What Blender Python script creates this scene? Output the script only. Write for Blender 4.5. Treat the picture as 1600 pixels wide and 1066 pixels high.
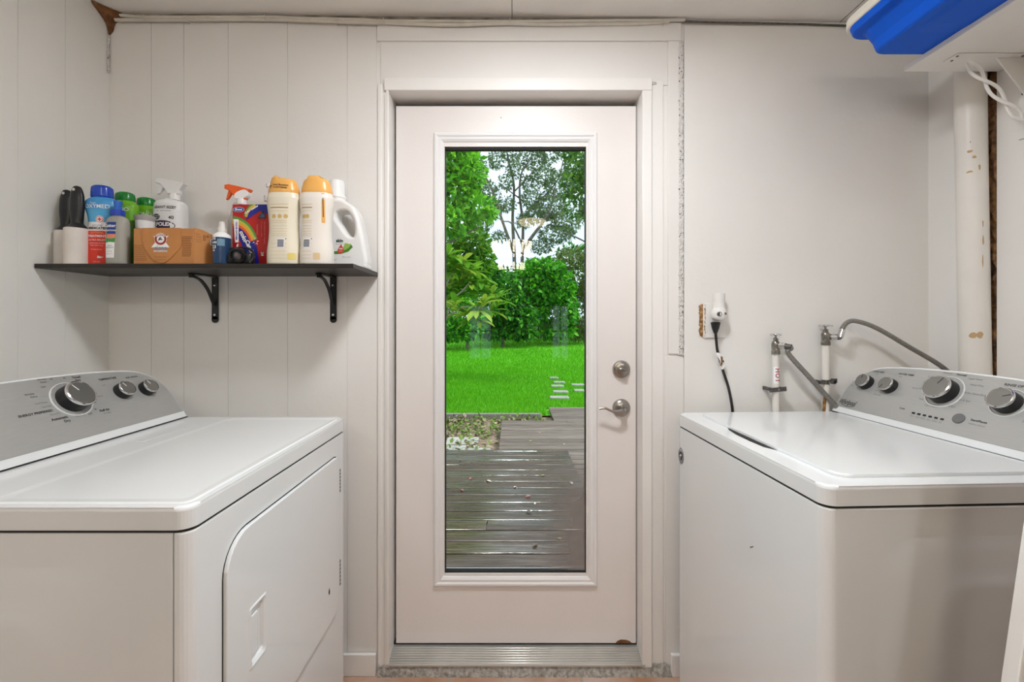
import bpy, bmesh, math, random
import numpy as np
from mathutils import Vector, Matrix, Euler
PI = math.pi
random.seed(7)
SC = bpy.context.scene
for o_ in list(bpy.data.objects): bpy.data.objects.remove(o_)
COL = SC.collection

# ------------------------------------------------------------------ camera, sky, sun, exposure
cam_d = bpy.data.cameras.new('camera'); cam = bpy.data.objects.new('camera', cam_d); COL.objects.link(cam)
CAM_Y, CAM_Z, FPX = -1.62, 1.31, 680.0
cam.location = (0, CAM_Y, CAM_Z); cam.rotation_euler = (PI/2, 0, 0)
cam_d.sensor_width = 36; cam_d.lens = 36*FPX/1600; cam_d.shift_y = -31/1600
cam_d.clip_start = .02; cam_d.clip_end = 300
SC.camera = cam
SC.view_settings.view_transform = 'Standard'; SC.view_settings.look = 'None'
SC.view_settings.gamma = 1; SC.view_settings.exposure = 0.15; SC.view_settings.use_curve_mapping = False
try:
    SC.cycles.use_denoising = True; SC.cycles.max_bounces = 10; SC.cycles.diffuse_bounces = 5
    SC.cycles.transparent_max_bounces = 16; SC.cycles.sample_clamp_indirect = 6
except Exception: pass

W = bpy.data.worlds.new('overcast_sky'); SC.world = W; W.use_nodes = True
wn = W.node_tree.nodes; wl = W.node_tree.links; wn.clear()
wo = wn.new('ShaderNodeOutputWorld'); wb = wn.new('ShaderNodeBackground'); wt = wn.new('ShaderNodeTexCoord')
wns = wn.new('ShaderNodeTexNoise'); wr = wn.new('ShaderNodeValToRGB')
wns.inputs['Scale'].default_value = 2.2; wns.inputs['Detail'].default_value = 5
wr.color_ramp.elements[0].position = .35; wr.color_ramp.elements[0].color = (.60, .72, .92, 1)
wr.color_ramp.elements[1].position = .65; wr.color_ramp.elements[1].color = (.90, .94, 1.0, 1)
wl.new(wt.outputs['Generated'], wns.inputs['Vector']); wl.new(wns.outputs['Fac'], wr.inputs['Fac'])
wl.new(wr.outputs['Color'], wb.inputs['Color']); wl.new(wb.outputs['Background'], wo.inputs['Surface'])
wb.inputs['Strength'].default_value = 1.5
sun_d = bpy.data.lights.new('hazy_sun', 'SUN'); sun_d.energy = 3.2; sun_d.angle = math.radians(14); sun_d.color = (1, .98, .94)
sun = bpy.data.objects.new('hazy_sun', sun_d); COL.objects.link(sun); sun.rotation_euler = (math.radians(8), math.radians(34), 0)
LAMP_STRENGTH = 112.0
FILL_LAMP_STRENGTH = 40.0       # emission of the added fill lamps behind the camera
CHANDELIER_STRENGTH = 20.0

# ------------------------------------------------------------------ materials
def mat(name, col, rough=.5, metal=0, var=0, vscale=6, bump=0, bscale=60, coat=0, spec=.5, emit=None, es=0, trans=0, sub=0, col2=None, stretch=None, ior=1.45):
    m = bpy.data.materials.new(name); m.use_nodes = True
    n = m.node_tree.nodes; l = m.node_tree.links; b = n['Principled BSDF']
    b.inputs['Base Color'].default_value = (*col, 1); b.inputs['Roughness'].default_value = rough
    b.inputs['Metallic'].default_value = metal; b.inputs['Coat Weight'].default_value = coat
    b.inputs['Coat Roughness'].default_value = .08
    b.inputs['Specular IOR Level'].default_value = spec; b.inputs['Transmission Weight'].default_value = trans
    b.inputs['IOR'].default_value = ior
    tc = n.new('ShaderNodeTexCoord'); mp = n.new('ShaderNodeMapping'); l.new(tc.outputs['Object'], mp.inputs['Vector'])
    if stretch: mp.inputs['Scale'].default_value = stretch
    if var or col2:
        ns = n.new('ShaderNodeTexNoise'); ns.inputs['Scale'].default_value = vscale; ns.inputs['Detail'].default_value = 5
        l.new(mp.outputs['Vector'], ns.inputs['Vector'])
        r = n.new('ShaderNodeValToRGB'); l.new(ns.outputs['Fac'], r.inputs['Fac'])
        c2 = col2 or tuple(c*(1-var) for c in col)
        r.color_ramp.elements[0].color = (*c2, 1); r.color_ramp.elements[1].color = (*col, 1)
        r.color_ramp.elements[0].position = .35; r.color_ramp.elements[1].position = .65
        l.new(r.outputs['Color'], b.inputs['Base Color'])
    if bump:
        n2 = n.new('ShaderNodeTexNoise'); n2.inputs['Scale'].default_value = bscale; n2.inputs['Detail'].default_value = 4
        l.new(mp.outputs['Vector'], n2.inputs['Vector'])
        bp = n.new('ShaderNodeBump'); bp.inputs['Strength'].default_value = bump; bp.inputs['Distance'].default_value = .01
        l.new(n2.outputs['Fac'], bp.inputs['Height']); l.new(bp.outputs['Normal'], b.inputs['Normal'])
    if emit:
        b.inputs['Emission Color'].default_value = (*emit, 1); b.inputs['Emission Strength'].default_value = es
    return m
M = {}
M['paint'] = mat('wall_paint', (.81, .79, .757), .55, var=.03, vscale=3, bump=.08, bscale=45)
M['bounce_cut'] = mat('rear_wall_bounce_cut', (.27, .27, .275), .6, var=.04, vscale=3)  # invented dark tone for unseen rear walls, cuts bounce and pane reflection
M['paint_left'] = mat('wall_paint_left', (.805, .80, .765), .55, var=.03, vscale=3, bump=.08, bscale=45)
M['ceil'] = mat('ceiling_paint', (.90, .885, .855), .6, var=.05, vscale=5, bump=.15, bscale=30)
M['trim'] = mat('trim_gloss_paint', (.84, .82, .79), .3, bump=.05, bscale=25)
M['door'] = mat('door_paint', (.80, .76, .735), .4, var=.02, vscale=4, bump=.04, bscale=90)
M['lite'] = mat('lite_frame_plastic', (.80, .79, .785), .3)
M['white'] = mat('appliance_enamel', (.80, .825, .83), .22, coat=.5)
M['white_plain'] = mat('white_melamine', (.80, .79, .76), .4, var=.03)
M['panel'] = mat('brushed_grey_panel', (.47, .47, .455), .42, metal=.35, var=.06, vscale=30, stretch=(1, 1, 30))
M['black'] = mat('black_plastic', (.012, .012, .013), .35)
M['black_gloss'] = mat('black_gloss', (.012, .012, .014), .12)
M['dark'] = mat('dark_gap', (.015, .014, .013), .7)
M['chrome'] = mat('chrome', (.72, .72, .72), .16, metal=1)
M['knob_cap'] = mat('knob_cap_metal', (.27, .265, .25), .38, metal=.7)
M['nickel'] = mat('satin_nickel', (.40, .375, .345), .28, metal=1)
M['ink'] = mat('black_ink', (.03, .03, .03), .6)
M['grey_ink'] = mat('grey_ink', (.16, .16, .16), .6)
M['white_ink'] = mat('white_ink', (.88, .88, .88), .5)
M['shelf'] = mat('espresso_laminate', (.026, .020, .016), .42, var=.35, vscale=8, stretch=(1, 14, 14))
M['blue_bin'] = mat('blue_tote_plastic', (.0, .105, .68), .5, spec=.25, var=.06, vscale=2)
M['lid'] = mat('off_white_lid', (.78, .75, .66), .4)
M['steel_hose'] = mat('braided_steel_hose', (.34, .32, .29), .42, metal=.7, var=.35, vscale=260, bump=.5, bscale=420)
M['brass'] = mat('tarnished_valve', (.34, .32, .28), .3, metal=.9, var=.4, vscale=60)
M['galv'] = mat('galvanised_strap', (.16, .15, .14), .45, metal=.6, var=.4, vscale=80)
M['pvc'] = mat('painted_pipe', (.76, .73, .68), .4, var=.04, vscale=9, bump=.05)
M['rust'] = mat('rust_stain', (.42, .22, .07), .9, var=.6, vscale=80, bump=.6, bscale=150)
M['drywall_torn'] = mat('torn_drywall', (.52, .30, .14), .95, col2=(.16, .08, .03), vscale=90, bump=.8, bscale=120)
M['brown_wood'] = mat('exposed_brown_wood', (.30, .15, .06), .9, col2=(.07, .035, .015), vscale=42, bump=1, bscale=70)
M['foam'] = mat('brown_foam', (.27, .125, .05), .85, col2=(.13, .055, .02), vscale=35, bump=.9, bscale=50)
M['cable'] = mat('cream_cable', (.66, .63, .56), .5, var=.1, vscale=20)
M['alu'] = mat('aluminium_sill', (.66, .65, .62), .3, metal=.6, var=.12, vscale=10)
M['concrete'] = mat('rough_mortar', (.52, .50, .46), .95, col2=(.26, .24, .21), vscale=70, bump=1, bscale=60)
def crust():
    m = mat('blistered_paint', (.81, .79, .757), .6, bump=1, bscale=170)
    n = m.node_tree.nodes; l = m.node_tree.links; b = n['Principled BSDF']
    v = n.new('ShaderNodeTexVoronoi'); v.inputs['Scale'].default_value = 120; tc = n.new('ShaderNodeTexCoord'); l.new(tc.outputs['Object'], v.inputs['Vector'])
    v2 = n.new('ShaderNodeTexNoise'); v2.inputs['Scale'].default_value = 38; l.new(tc.outputs['Object'], v2.inputs['Vector'])
    a = n.new('ShaderNodeMath'); a.operation = 'LESS_THAN'; a.inputs[1].default_value = .30; l.new(v.outputs['Distance'], a.inputs[0])
    c = n.new('ShaderNodeMath'); c.operation = 'GREATER_THAN'; c.inputs[1].default_value = .50; l.new(v2.outputs['Fac'], c.inputs[0])
    d = n.new('ShaderNodeMath'); d.operation = 'MULTIPLY'; l.new(a.outputs[0], d.inputs[0]); l.new(c.outputs[0], d.inputs[1])
    mx = n.new('ShaderNodeMix'); mx.data_type = 'RGBA'; l.new(d.outputs[0], mx.inputs[0])
    mx.inputs[6].default_value = (.81, .79, .757, 1); mx.inputs[7].default_value = (.16, .11, .075, 1); l.new(mx.outputs[2], b.inputs['Base Color'])
    return m
M['crust'] = crust()
def tile():
    m = mat('terracotta_tile', (.5, .3, .2), .35)
    n = m.node_tree.nodes; l = m.node_tree.links; b = n['Principled BSDF']
    tc = n.new('ShaderNodeTexCoord'); mp = n.new('ShaderNodeMapping'); l.new(tc.outputs['Object'], mp.inputs['Vector']); mp.inputs['Location'].default_value = (.232, .30, 0)
    br = n.new('ShaderNodeTexBrick'); br.offset = 0; br.inputs['Scale'].default_value = 1; br.inputs['Brick Width'].default_value = .485; br.inputs['Row Height'].default_value = .485
    br.inputs['Mortar Size'].default_value = .006; br.inputs['Mortar'].default_value = (.40, .34, .28, 1); l.new(mp.outputs['Vector'], br.inputs['Vector'])
    ns = n.new('ShaderNodeTexNoise'); ns.inputs['Scale'].default_value = 5; ns.inputs['Detail'].default_value = 6; l.new(tc.outputs['Object'], ns.inputs['Vector'])
    r = n.new('ShaderNodeValToRGB'); r.color_ramp.elements[0].color = (.45, .22, .115, 1); r.color_ramp.elements[1].color = (.62, .46, .38, 1); r.color_ramp.elements[0].position = .35; r.color_ramp.elements[1].position = .7
    l.new(ns.outputs['Fac'], r.inputs['Fac']); l.new(r.outputs['Color'], br.inputs['Color1']); l.new(r.outputs['Color'], br.inputs['Color2']); l.new(br.outputs['Color'], b.inputs['Base Color'])
    return m
M['tile'] = tile()
def glass(name, tint=(.97, 1, .985), ior=1.36):
    m = bpy.data.materials.new(name); m.use_nodes = True; n = m.node_tree.nodes; l = m.node_tree.links; n.clear()
    o = n.new('ShaderNodeOutputMaterial'); mx = n.new('ShaderNodeMixShader'); f = n.new('ShaderNodeFresnel'); f.inputs['IOR'].default_value = ior
    t = n.new('ShaderNodeBsdfTransparent'); t.inputs['Color'].default_value = (*tint, 1); g = n.new('ShaderNodeBsdfGlossy'); g.inputs['Roughness'].default_value = 0.0
    l.new(f.outputs[0], mx.inputs[0]); l.new(t.outputs[0], mx.inputs[1]); l.new(g.outputs[0], mx.inputs[2]); l.new(mx.outputs[0], o.inputs['Surface'])
    return m
M['glass'] = glass('door_glass')
def misted(gx1, gz0):                                               # failed seal: the lower right of the pane is fogged
    m = glass('misted_door_glass'); n = m.node_tree.nodes; l = m.node_tree.links; o = [x for x in n if x.type == 'OUTPUT_MATERIAL'][0]; src = o.inputs['Surface'].links[0].from_socket
    tc = n.new('ShaderNodeTexCoord'); sp = n.new('ShaderNodeSeparateXYZ'); l.new(tc.outputs['Object'], sp.inputs[0])
    ns = n.new('ShaderNodeTexNoise'); ns.inputs['Scale'].default_value = 7; l.new(tc.outputs['Object'], ns.inputs['Vector'])
    def rng_(sock, a, b):
        r = n.new('ShaderNodeMapRange'); r.interpolation_type = 'SMOOTHSTEP'; r.inputs['From Min'].default_value = a; r.inputs['From Max'].default_value = b; l.new(sock, r.inputs['Value']); return r.outputs['Result']
    def mul(a, b):
        q = n.new('ShaderNodeMath'); q.operation = 'MULTIPLY'; l.new(a, q.inputs[0])
        if isinstance(b, float): q.inputs[1].default_value = b
        else: l.new(b, q.inputs[1])
        return q.outputs[0]
    f = mul(mul(rng_(sp.outputs['X'], gx1-.21, gx1+.02), rng_(sp.outputs['Z'], gz0+.47, gz0+.22)), mul(rng_(ns.outputs['Fac'], -.3, .6), .80))
    d = n.new('ShaderNodeBsdfDiffuse'); d.inputs['Color'].default_value = (.34, .30, .28, 1); mx = n.new('ShaderNodeMixShader'); l.new(f, mx.inputs[0]); l.new(src, mx.inputs[1]); l.new(d.outputs[0], mx.inputs[2]); l.new(mx.outputs[0], o.inputs['Surface']); return m
def leafmat(name, c1, c2, c3, rough=.45, tr=.35):
    m = bpy.data.materials.new(name); m.use_nodes = True; n = m.node_tree.nodes; l = m.node_tree.links; b = n['Principled BSDF']
    b.inputs['Roughness'].default_value = rough; b.inputs['Specular IOR Level'].default_value = .3
    g = n.new('ShaderNodeNewGeometry'); r = n.new('ShaderNodeValToRGB'); l.new(g.outputs['Random Per Island'], r.inputs['Fac'])
    e = r.color_ramp.elements; e[0].color = (*c1, 1); e[1].color = (*c3, 1); x = e.new(.5); x.color = (*c2, 1)
    l.new(r.outputs['Color'], b.inputs['Base Color'])
    t = n.new('ShaderNodeBsdfTranslucent'); l.new(r.outputs['Color'], t.inputs['Color'])
    mx = n.new('ShaderNodeMixShader'); mx.inputs[0].default_value = tr
    l.new(b.outputs[0], mx.inputs[1]); l.new(t.outputs[0], mx.inputs[2]); l.new(mx.outputs[0], n['Material Output'].inputs['Surface'])
    return m

# ------------------------------------------------------------------ mesh helpers
class MB:
    def __init__(s): s.bm = bmesh.new(); s.mats = []
    def mi(s, m):
        if m not in s.mats: s.mats.append(m)
        return s.mats.index(m)
    def _set(s, faces, m, smooth=False):
        i = s.mi(m)
        for f in faces: f.material_index = i; f.smooth = smooth
    def box(s, lo, hi, m, bev=0, seg=2, mtx=None, smooth=False):
        r = bmesh.ops.create_cube(s.bm, size=1); vs = r['verts']
        c = [(a+b)/2 for a, b in zip(lo, hi)]; d = [b-a for a, b in zip(lo, hi)]
        for v in vs: v.co = Vector((v.co.x*d[0]+c[0], v.co.y*d[1]+c[1], v.co.z*d[2]+c[2]))
        fs = set(f for v in vs for f in v.link_faces)
        if bev:
            es = list(set(e for v in vs for e in v.link_edges))
            rr = bmesh.ops.bevel(s.bm, geom=es, offset=bev, segments=seg, profile=.5, affect='EDGES')
            vs = list(set(list(rr['verts'])+[v for v in vs if v.is_valid])); fs = set(f for v in vs for f in v.link_faces); rnd = set(rr['faces'])
        if mtx: bmesh.ops.transform(s.bm, matrix=mtx, verts=list(set(v for f in fs for v in f.verts)))
        s._set(fs, m, smooth)
        if bev and not smooth:
            for f in rnd: f.smooth = True
        return s
    def raw(s, verts, faces, m, smooth=False, mtx=None):
        vs = [s.bm.verts.new(mtx @ Vector(v) if mtx else Vector(v)) for v in verts]; fs = []
        for f in faces:
            try: fs.append(s.bm.faces.new([vs[i] for i in f]))
            except ValueError: pass
        s._set(fs, m, smooth); return vs
    def rings(s, rings, m, cap0=True, cap1=True, smooth=True, closed=True, mfun=None):
        n = len(rings[0]); vs = [[s.bm.verts.new(Vector(p)) for p in r] for r in rings]
        for i in range(len(vs)-1):
            fs = []
            for j in range(n if closed else n-1):
                k = (j+1) % n
                fs.append(s.bm.faces.new((vs[i][j], vs[i][k], vs[i+1][k], vs[i+1][j])))
            s._set(fs, mfun(i) if mfun else m, smooth)
        if cap0: s._set([s.bm.faces.new(list(reversed([s.bm.verts.new(v.co) for v in vs[0]])))], mfun(0) if mfun else m)
        if cap1: s._set([s.bm.faces.new([s.bm.verts.new(v.co) for v in vs[-1]])], mfun(len(vs)-2) if mfun else m)
        return s
    def lathe(s, prof, m, mtx=None, seg=28, smooth=True, caps=True, mfun=None):   # prof: (r, z)
        R = [[(r*math.cos(2*PI*j/seg), r*math.sin(2*PI*j/seg), z) for j in range(seg)] for r, z in prof]
        if mtx: R = [[tuple(mtx @ Vector(p)) for p in r] for r in R]
        return s.rings(R, m, caps, caps, smooth, mfun=mfun)
    def tube(s, pts, r, m, seg=10, smooth=True, caps=True):
        pts = [Vector(p) for p in pts]; R = []; up = None
        rr = r if isinstance(r, (list, tuple)) else [r]*len(pts)
        for i, p in enumerate(pts):
            t = (pts[min(i+1, len(pts)-1)]-pts[max(i-1, 0)]).normalized()
            if up is None:
                up = Vector((0, 0, 1)) if abs(t.z) < .9 else Vector((1, 0, 0))
            x = t.cross(up).normalized(); y = x.cross(t).normalized(); up = y
            R.append([tuple(p+(x*math.cos(2*PI*j/seg)+y*math.sin(2*PI*j/seg))*rr[i]) for j in range(seg)])
        return s.rings(R, m, caps, caps, smooth)
    def prism(s, poly, vec, m, bev=0, seg=2, smooth=False):      # poly: 3D points, extruded along vec
        n = len(poly); a = [s.bm.verts.new(Vector(p)) for p in poly]; b = [s.bm.verts.new(Vector(p)+Vector(vec)) for p in poly]
        fs = [s.bm.faces.new(list(reversed(a))), s.bm.faces.new(b)]
        for j in range(n): fs.append(s.bm.faces.new((a[j], a[(j+1) % n], b[(j+1) % n], b[j])))
        s._set(fs, m, smooth)
        if bev:
            es = list(set(fs[1].edges)); k = s.mi(m)
            r = bmesh.ops.bevel(s.bm, geom=es, offset=bev, segments=seg, profile=.5, affect='EDGES')
            for f in r['faces']: f.material_index = k; f.smooth = True
        return s
    def mesh_data(s, me, m, fn=None, smooth=False):
        s.raw([fn(v.co) if fn else v.co.copy() for v in me.vertices], [tuple(p.vertices) for p in me.polygons], m, smooth); return s
    def text(s, body, size, m, fn, bold=0, align='CENTER', shear=0, sx=1, spacing=1):
        me = text_mesh(body, size, bold, align, shear, spacing)
        if size >= .009:
            bm = bmesh.new(); bm.from_mesh(me); bmesh.ops.triangulate(bm, faces=bm.faces)
            for _ in range(3): bmesh.ops.subdivide_edges(bm, edges=[e for e in bm.edges if e.calc_length() > .004], cuts=1); bmesh.ops.triangulate(bm, faces=bm.faces)
            me = bpy.data.meshes.new('t'); bm.to_mesh(me); bm.free()
        return s.mesh_data(me, m, lambda c: Vector(fn(c.x*sx, c.y)))
    def build(s, name, parent=None, bevel=0, recalc=True):
        if recalc: bmesh.ops.recalc_face_normals(s.bm, faces=s.bm.faces)
        for e in s.bm.edges:
            if len(e.link_faces) == 2 and e.calc_face_angle(0) > .62: e.smooth = False
        me = bpy.data.meshes.new(name); s.bm.to_mesh(me); s.bm.free()
        for m in s.mats: me.materials.append(m)
        o = bpy.data.objects.new(name, me); COL.objects.link(o)
        if parent: o.parent = parent
        if bevel:
            b = o.modifiers.new('bevel', 'BEVEL'); b.width = bevel; b.segments = 2; b.limit_method = 'ANGLE'; b.angle_limit = .7
        return o
_tc = {}
def text_mesh(body, size, bold=0, align='CENTER', shear=0, spacing=1):
    k = (body, size, bold, align, shear, spacing)
    if k in _tc: return _tc[k]
    cu = bpy.data.curves.new('t', 'FONT'); cu.body = body; cu.size = size; cu.align_x = align; cu.align_y = 'CENTER'; cu.offset = bold; cu.shear = shear; cu.space_character = spacing
    cu.resolution_u = 3; cu.fill_mode = 'FRONT'
    ob = bpy.data.objects.new('t', cu); COL.objects.link(ob)
    dg = bpy.context.evaluated_depsgraph_get(); dg.update()
    me = bpy.data.meshes.new_from_object(ob.evaluated_get(dg))
    bpy.data.objects.remove(ob); bpy.data.curves.remove(cu); _tc[k] = me
    return me
def curve2d(outlines, extrude, bevel, res=3):                     # filled outline (with holes) of real thickness and rounded edges
    cu = bpy.data.curves.new('c', 'CURVE'); cu.dimensions = '2D'; cu.fill_mode = 'BOTH'; cu.extrude = extrude; cu.bevel_depth = bevel; cu.bevel_resolution = res; cu.resolution_u = 6
    for pts, smooth in outlines:
        sp = cu.splines.new('BEZIER' if smooth else 'POLY'); sp.use_cyclic_u = True
        if smooth:
            sp.bezier_points.add(len(pts)-1)
            for b, p in zip(sp.bezier_points, pts): b.co = (*p, 0); b.handle_left_type = b.handle_right_type = 'AUTO'
        else:
            sp.points.add(len(pts)-1)
            for b, p in zip(sp.points, pts): b.co = (*p, 0, 1)
    ob = bpy.data.objects.new('c', cu); COL.objects.link(ob)
    dg = bpy.context.evaluated_depsgraph_get(); dg.update()
    me = bpy.data.meshes.new_from_object(ob.evaluated_get(dg)); bpy.data.objects.remove(ob); bpy.data.curves.remove(cu)
    return me
def thing(name, label, cat, loc=(0, 0, 0), rz=0, group=None, kind=None):
    o = bpy.data.objects.new(name, None); COL.objects.link(o); o.empty_display_size = .05
    o.location = loc; o.rotation_euler = (0, 0, rz); return tag(o, label, cat, group, kind)
def tag(o, label=None, cat=None, group=None, kind=None):
    if label: o['label'] = label
    if cat: o['category'] = cat
    if group: o['group'] = group
    if kind: o['kind'] = kind
    return o
def struct(o, label=None): o['kind'] = 'structure'; return tag(o, label)
def rrect(x0, y0, x1, y1, r, n=6):
    rr = r if isinstance(r, (list, tuple)) else [r]*4; P = []
    for (cx, cy, a, q) in ((x1-rr[0], y1-rr[0], 0, rr[0]), (x0+rr[1], y1-rr[1], PI/2, rr[1]), (x0+rr[2], y0+rr[2], PI, rr[2]), (x1-rr[3], y0+rr[3], 1.5*PI, rr[3])):
        for k in range(n+1):
            t = a+PI/2*k/n; P.append((cx+q*math.cos(t), cy+q*math.sin(t)))
    return P
def frame_mtx(o, x, y, z):
    m = Matrix.Identity(4)
    for i in range(3): m[i][0] = x[i]; m[i][1] = y[i]; m[i][2] = z[i]; m[i][3] = o[i]
    return m
def at(px, py, y):                                                # point at depth y that lies on that line of sight
    d = y-CAM_Y; return Vector(((px-800)*d/FPX, y, CAM_Z-(py-502)*d/FPX))
def smooth_path(pts, n=8):
    P = [Vector(p) for p in pts]; out = []
    for i in range(len(P)-1):
        p0, p1, p2, p3 = P[max(i-1, 0)], P[i], P[i+1], P[min(i+2, len(P)-1)]
        for k in range(n):
            t = k/n; out.append(.5*((2*p1)+(p2-p0)*t+(2*p0-5*p1+4*p2-p3)*t*t+(3*p1-p0-3*p2+p3)*t**3))
    return out+[P[-1]]
class Loft:                                                       # bottle body: keys (z, half width, half depth, squareness)
    def __init__(s, keys, n=40):
        s.k = keys; zs = [k[0] for k in keys]
        z0, z1 = zs[0], zs[-1]; base = [z0+(z1-z0)*i/n for i in range(n+1)]
        s.z = sorted(set([round(v, 6) for v in base+zs]))
    def dim(s, z):
        k = s.k
        if z <= k[0][0]: return k[0][1:]
        for i in range(len(k)-1):
            if z <= k[i+1][0]:
                h = k[i+1][0]-k[i][0]; t = (z-k[i][0])/h if h else 1
                def slope(j, c):
                    if j <= 0 or j >= len(k)-1: return 0
                    a = (k[j][c]-k[j-1][c])/max(1e-6, k[j][0]-k[j-1][0]); b = (k[j+1][c]-k[j][c])/max(1e-6, k[j+1][0]-k[j][0])
                    return 0 if a*b <= 0 else 2*a*b/(a+b)
                out = []
                for c in (1, 2, 3):
                    m0, m1 = slope(i, c)*h, slope(i+1, c)*h; a, b = k[i][c], k[i+1][c]
                    out.append((2*t**3-3*t*t+1)*a+(t**3-2*t*t+t)*m0+(-2*t**3+3*t*t)*b+(t**3-t*t)*m1)
                return out
        return k[-1][1:]
    def ring(s, z, seg=36, grow=0):
        w, d, e = s.dim(z); R = []
        for j in range(seg):
            t = 2*PI*j/seg; c, q = math.cos(t), math.sin(t)
            R.append(((w+grow)*math.copysign(abs(c)**(2/e), c), (d+grow)*math.copysign(abs(q)**(2/e), q), z))
        return R
    def add(s, mb, m, mfun=None, z0=None, z1=None, grow=0):
        zz = [z for z in s.z if (z0 is None or z >= z0-1e-6) and (z1 is None or z <= z1+1e-6)]
        mb.rings([s.ring(z, grow=grow) for z in zz], m, mfun=(lambda i: mfun((zz[i]+zz[i+1])/2)) if mfun else None); return s
    def surf(s, u, z, off=.0006):
        w, d, e = s.dim(z); q = min(.985, abs(u)/w); return (u if abs(u) < w*.985 else math.copysign(w*.985, u), -d*(1-q**e)**(1/e)-off, z)
    def decal(s, mb, m, outline, off=.0004):                       # a printed patch that follows the bottle: outline in (u, z)
        me = curve2d([(outline, False)], 0, 0)
        bm = bmesh.new(); bm.from_mesh(me); bmesh.ops.triangulate(bm, faces=bm.faces)
        for _ in range(2): bmesh.ops.subdivide_edges(bm, edges=[e for e in bm.edges if e.calc_length() > .006], cuts=1, use_grid_fill=True)
        bmesh.ops.triangulate(bm, faces=bm.faces)
        m2 = bpy.data.meshes.new('d'); bm.to_mesh(m2); bm.free(); mb.mesh_data(m2, m, lambda c: Vector(s.surf(c.x, c.y, off)))
def circ(cx, cy, r, n=20, ry=None): return [(cx+r*math.cos(2*PI*k/n), cy+(ry or r)*math.sin(2*PI*k/n)) for k in range(n)]

# ------------------------------------------------------------------ room shell
XL, XR, YB = -1.50, 1.544, -6.2
ZC = 2.50                                                          # wall tops; the ceiling sheet runs below, a little lower at the right
zc = lambda x: 2.4515-.0105*(x-XL)
WT = .13                                                           # wall thickness
DX0, DX1, DZ1 = -.462, .487, 2.168                                 # door opening
mb = MB(); mb.box((XL-.1, YB-.1, -.12), (XR+.1, WT, 0), M['tile']); struct(mb.build('floor'))
mb = MB(); xa, xb = XL-.1, XR+.1
mb.prism([(xa, YB-.1, zc(xa)), (xb, YB-.1, zc(xb)), (xb, YB-.1, zc(xb)+.12), (xa, YB-.1, zc(xa)+.12)], (0, WT-YB+.1, 0), M['ceil'])
for x in (.0, 1.22): mb.box((x-.001, YB, zc(x)-.0008), (x+.001, 0, zc(x)+.001), M['dark'])
mb.prism([(xa, -.62, zc(xa)-.0006), (xb, -.62, zc(xb)-.0006), (xb, -.62, zc(xb)+.001), (xa, -.62, zc(xa)+.001)], (0, .002, 0), M['dark']); struct(mb.build('ceiling'))
mb = MB()
mb.box((XL-.1, 0, 0), (DX0, WT, ZC), M['paint']); mb.box((DX1, 0, 0), (XR+.1, WT, ZC), M['paint']); mb.box((DX0, 0, DZ1), (DX1, WT, ZC), M['paint'])
seams = [XL, at(237, 0, 0).x, at(288, 0, 0).x, at(357, 0, 0).x, at(450, 0, 0).x, at(543, 0, 0).x, at(589, 0, 0).x]
for a, b in zip(seams[:-1], seams[1:]): mb.box((a+.0007, -.002, .0), (b-.0007, .002, zc(b)-.012), M['paint'], bev=.0005, seg=1)   # grooved panelling
mb.box((at(1068, 0, 0).x, -.006, 0), (XR, .002, at(0, 42, 0).z), M['paint'])                                    # drywall on the right
struct(mb.build('wall_back'))
mb = MB(); mb.box((XL-.1, YB, 0), (XL, 0, ZC), M['paint_left']); mb.box((XL, YB, 0), (XL+.012, -1.75, ZC), M['bounce_cut'])
ys = [0, -.16, -.30, -.52, -.8, -1.22, -1.6]
for a, b in zip(ys[:-1], ys[1:]): mb.box((XL-.002, b+.0006, 0), (XL+.0015, a-.0006, ZC), M['paint_left'], bev=.0004, seg=1)
struct(mb.build('wall_left'))
# right wall: two sheets with an unfilled gap that shows rough brown wood
mb = MB(); g0, g1 = -.200, -.234
mb.box((XR, g0, 0), (XR+.1, 0, ZC), M['paint']); mb.box((XR, YB, 0), (XR+.1, g1, ZC), M['paint']); mb.box((XR-.012, YB, 0), (XR, -1.75, ZC), M['bounce_cut'])
rr = random.Random(3); n = 90
vv = []
for i in range(n+1):
    z = ZC*i/n
    for k in range(6): vv.append((XR+.012-.014*rr.random()*(1 if 0 < k < 5 else .6), g1-.006+(g0-g1+.012)*k/5+rr.uniform(-.003, .003), z))
mb.raw(vv, [(i*6+k, i*6+k+1, (i+1)*6+k+1, (i+1)*6+k) for i in range(n) for k in range(5)], M['brown_wood'])
struct(mb.build('wall_right'))
mb = MB(); zz0, zz1 = .6, 1.62
holes = [(-.80, -.36), (.72, 1.06)]
xs = [XL-.1]+[v for h in holes for v in h]+[XR+.1]
mb.box((XL-.1, YB-.1, 0), (XR+.1, YB, zz0), M['bounce_cut']); mb.box((XL-.1, YB-.1, zz1), (XR+.1, YB, ZC), M['bounce_cut'])
for k in (0, 2, 4): mb.box((xs[k], YB-.1, zz0), (xs[k+1], YB, zz1), M['bounce_cut'])
struct(mb.build('wall_front'))
for i, h in enumerate(holes):
    w = thing('window_%d' % (i+1), None, None, ((h[0]+h[1])/2, YB-.05, zz0), kind='structure'); hw = (h[1]-h[0])/2
    mb = MB()
    for a in ((-hw, -hw+.03), (hw-.03, hw), (-.012, .012)): mb.box((a[0], -.02, 0), (a[1], .02, zz1-zz0), M['trim'])
    for z in (0, .5*(zz1-zz0), zz1-zz0-.03): mb.box((-hw, -.02, z), (hw, .02, z+.03), M['trim'])
    mb.build('window_frame', w); mb = MB(); mb.box((-hw, -.003, 0), (hw, .003, zz1-zz0), M['glass']); mb.build('pane', w)

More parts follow.
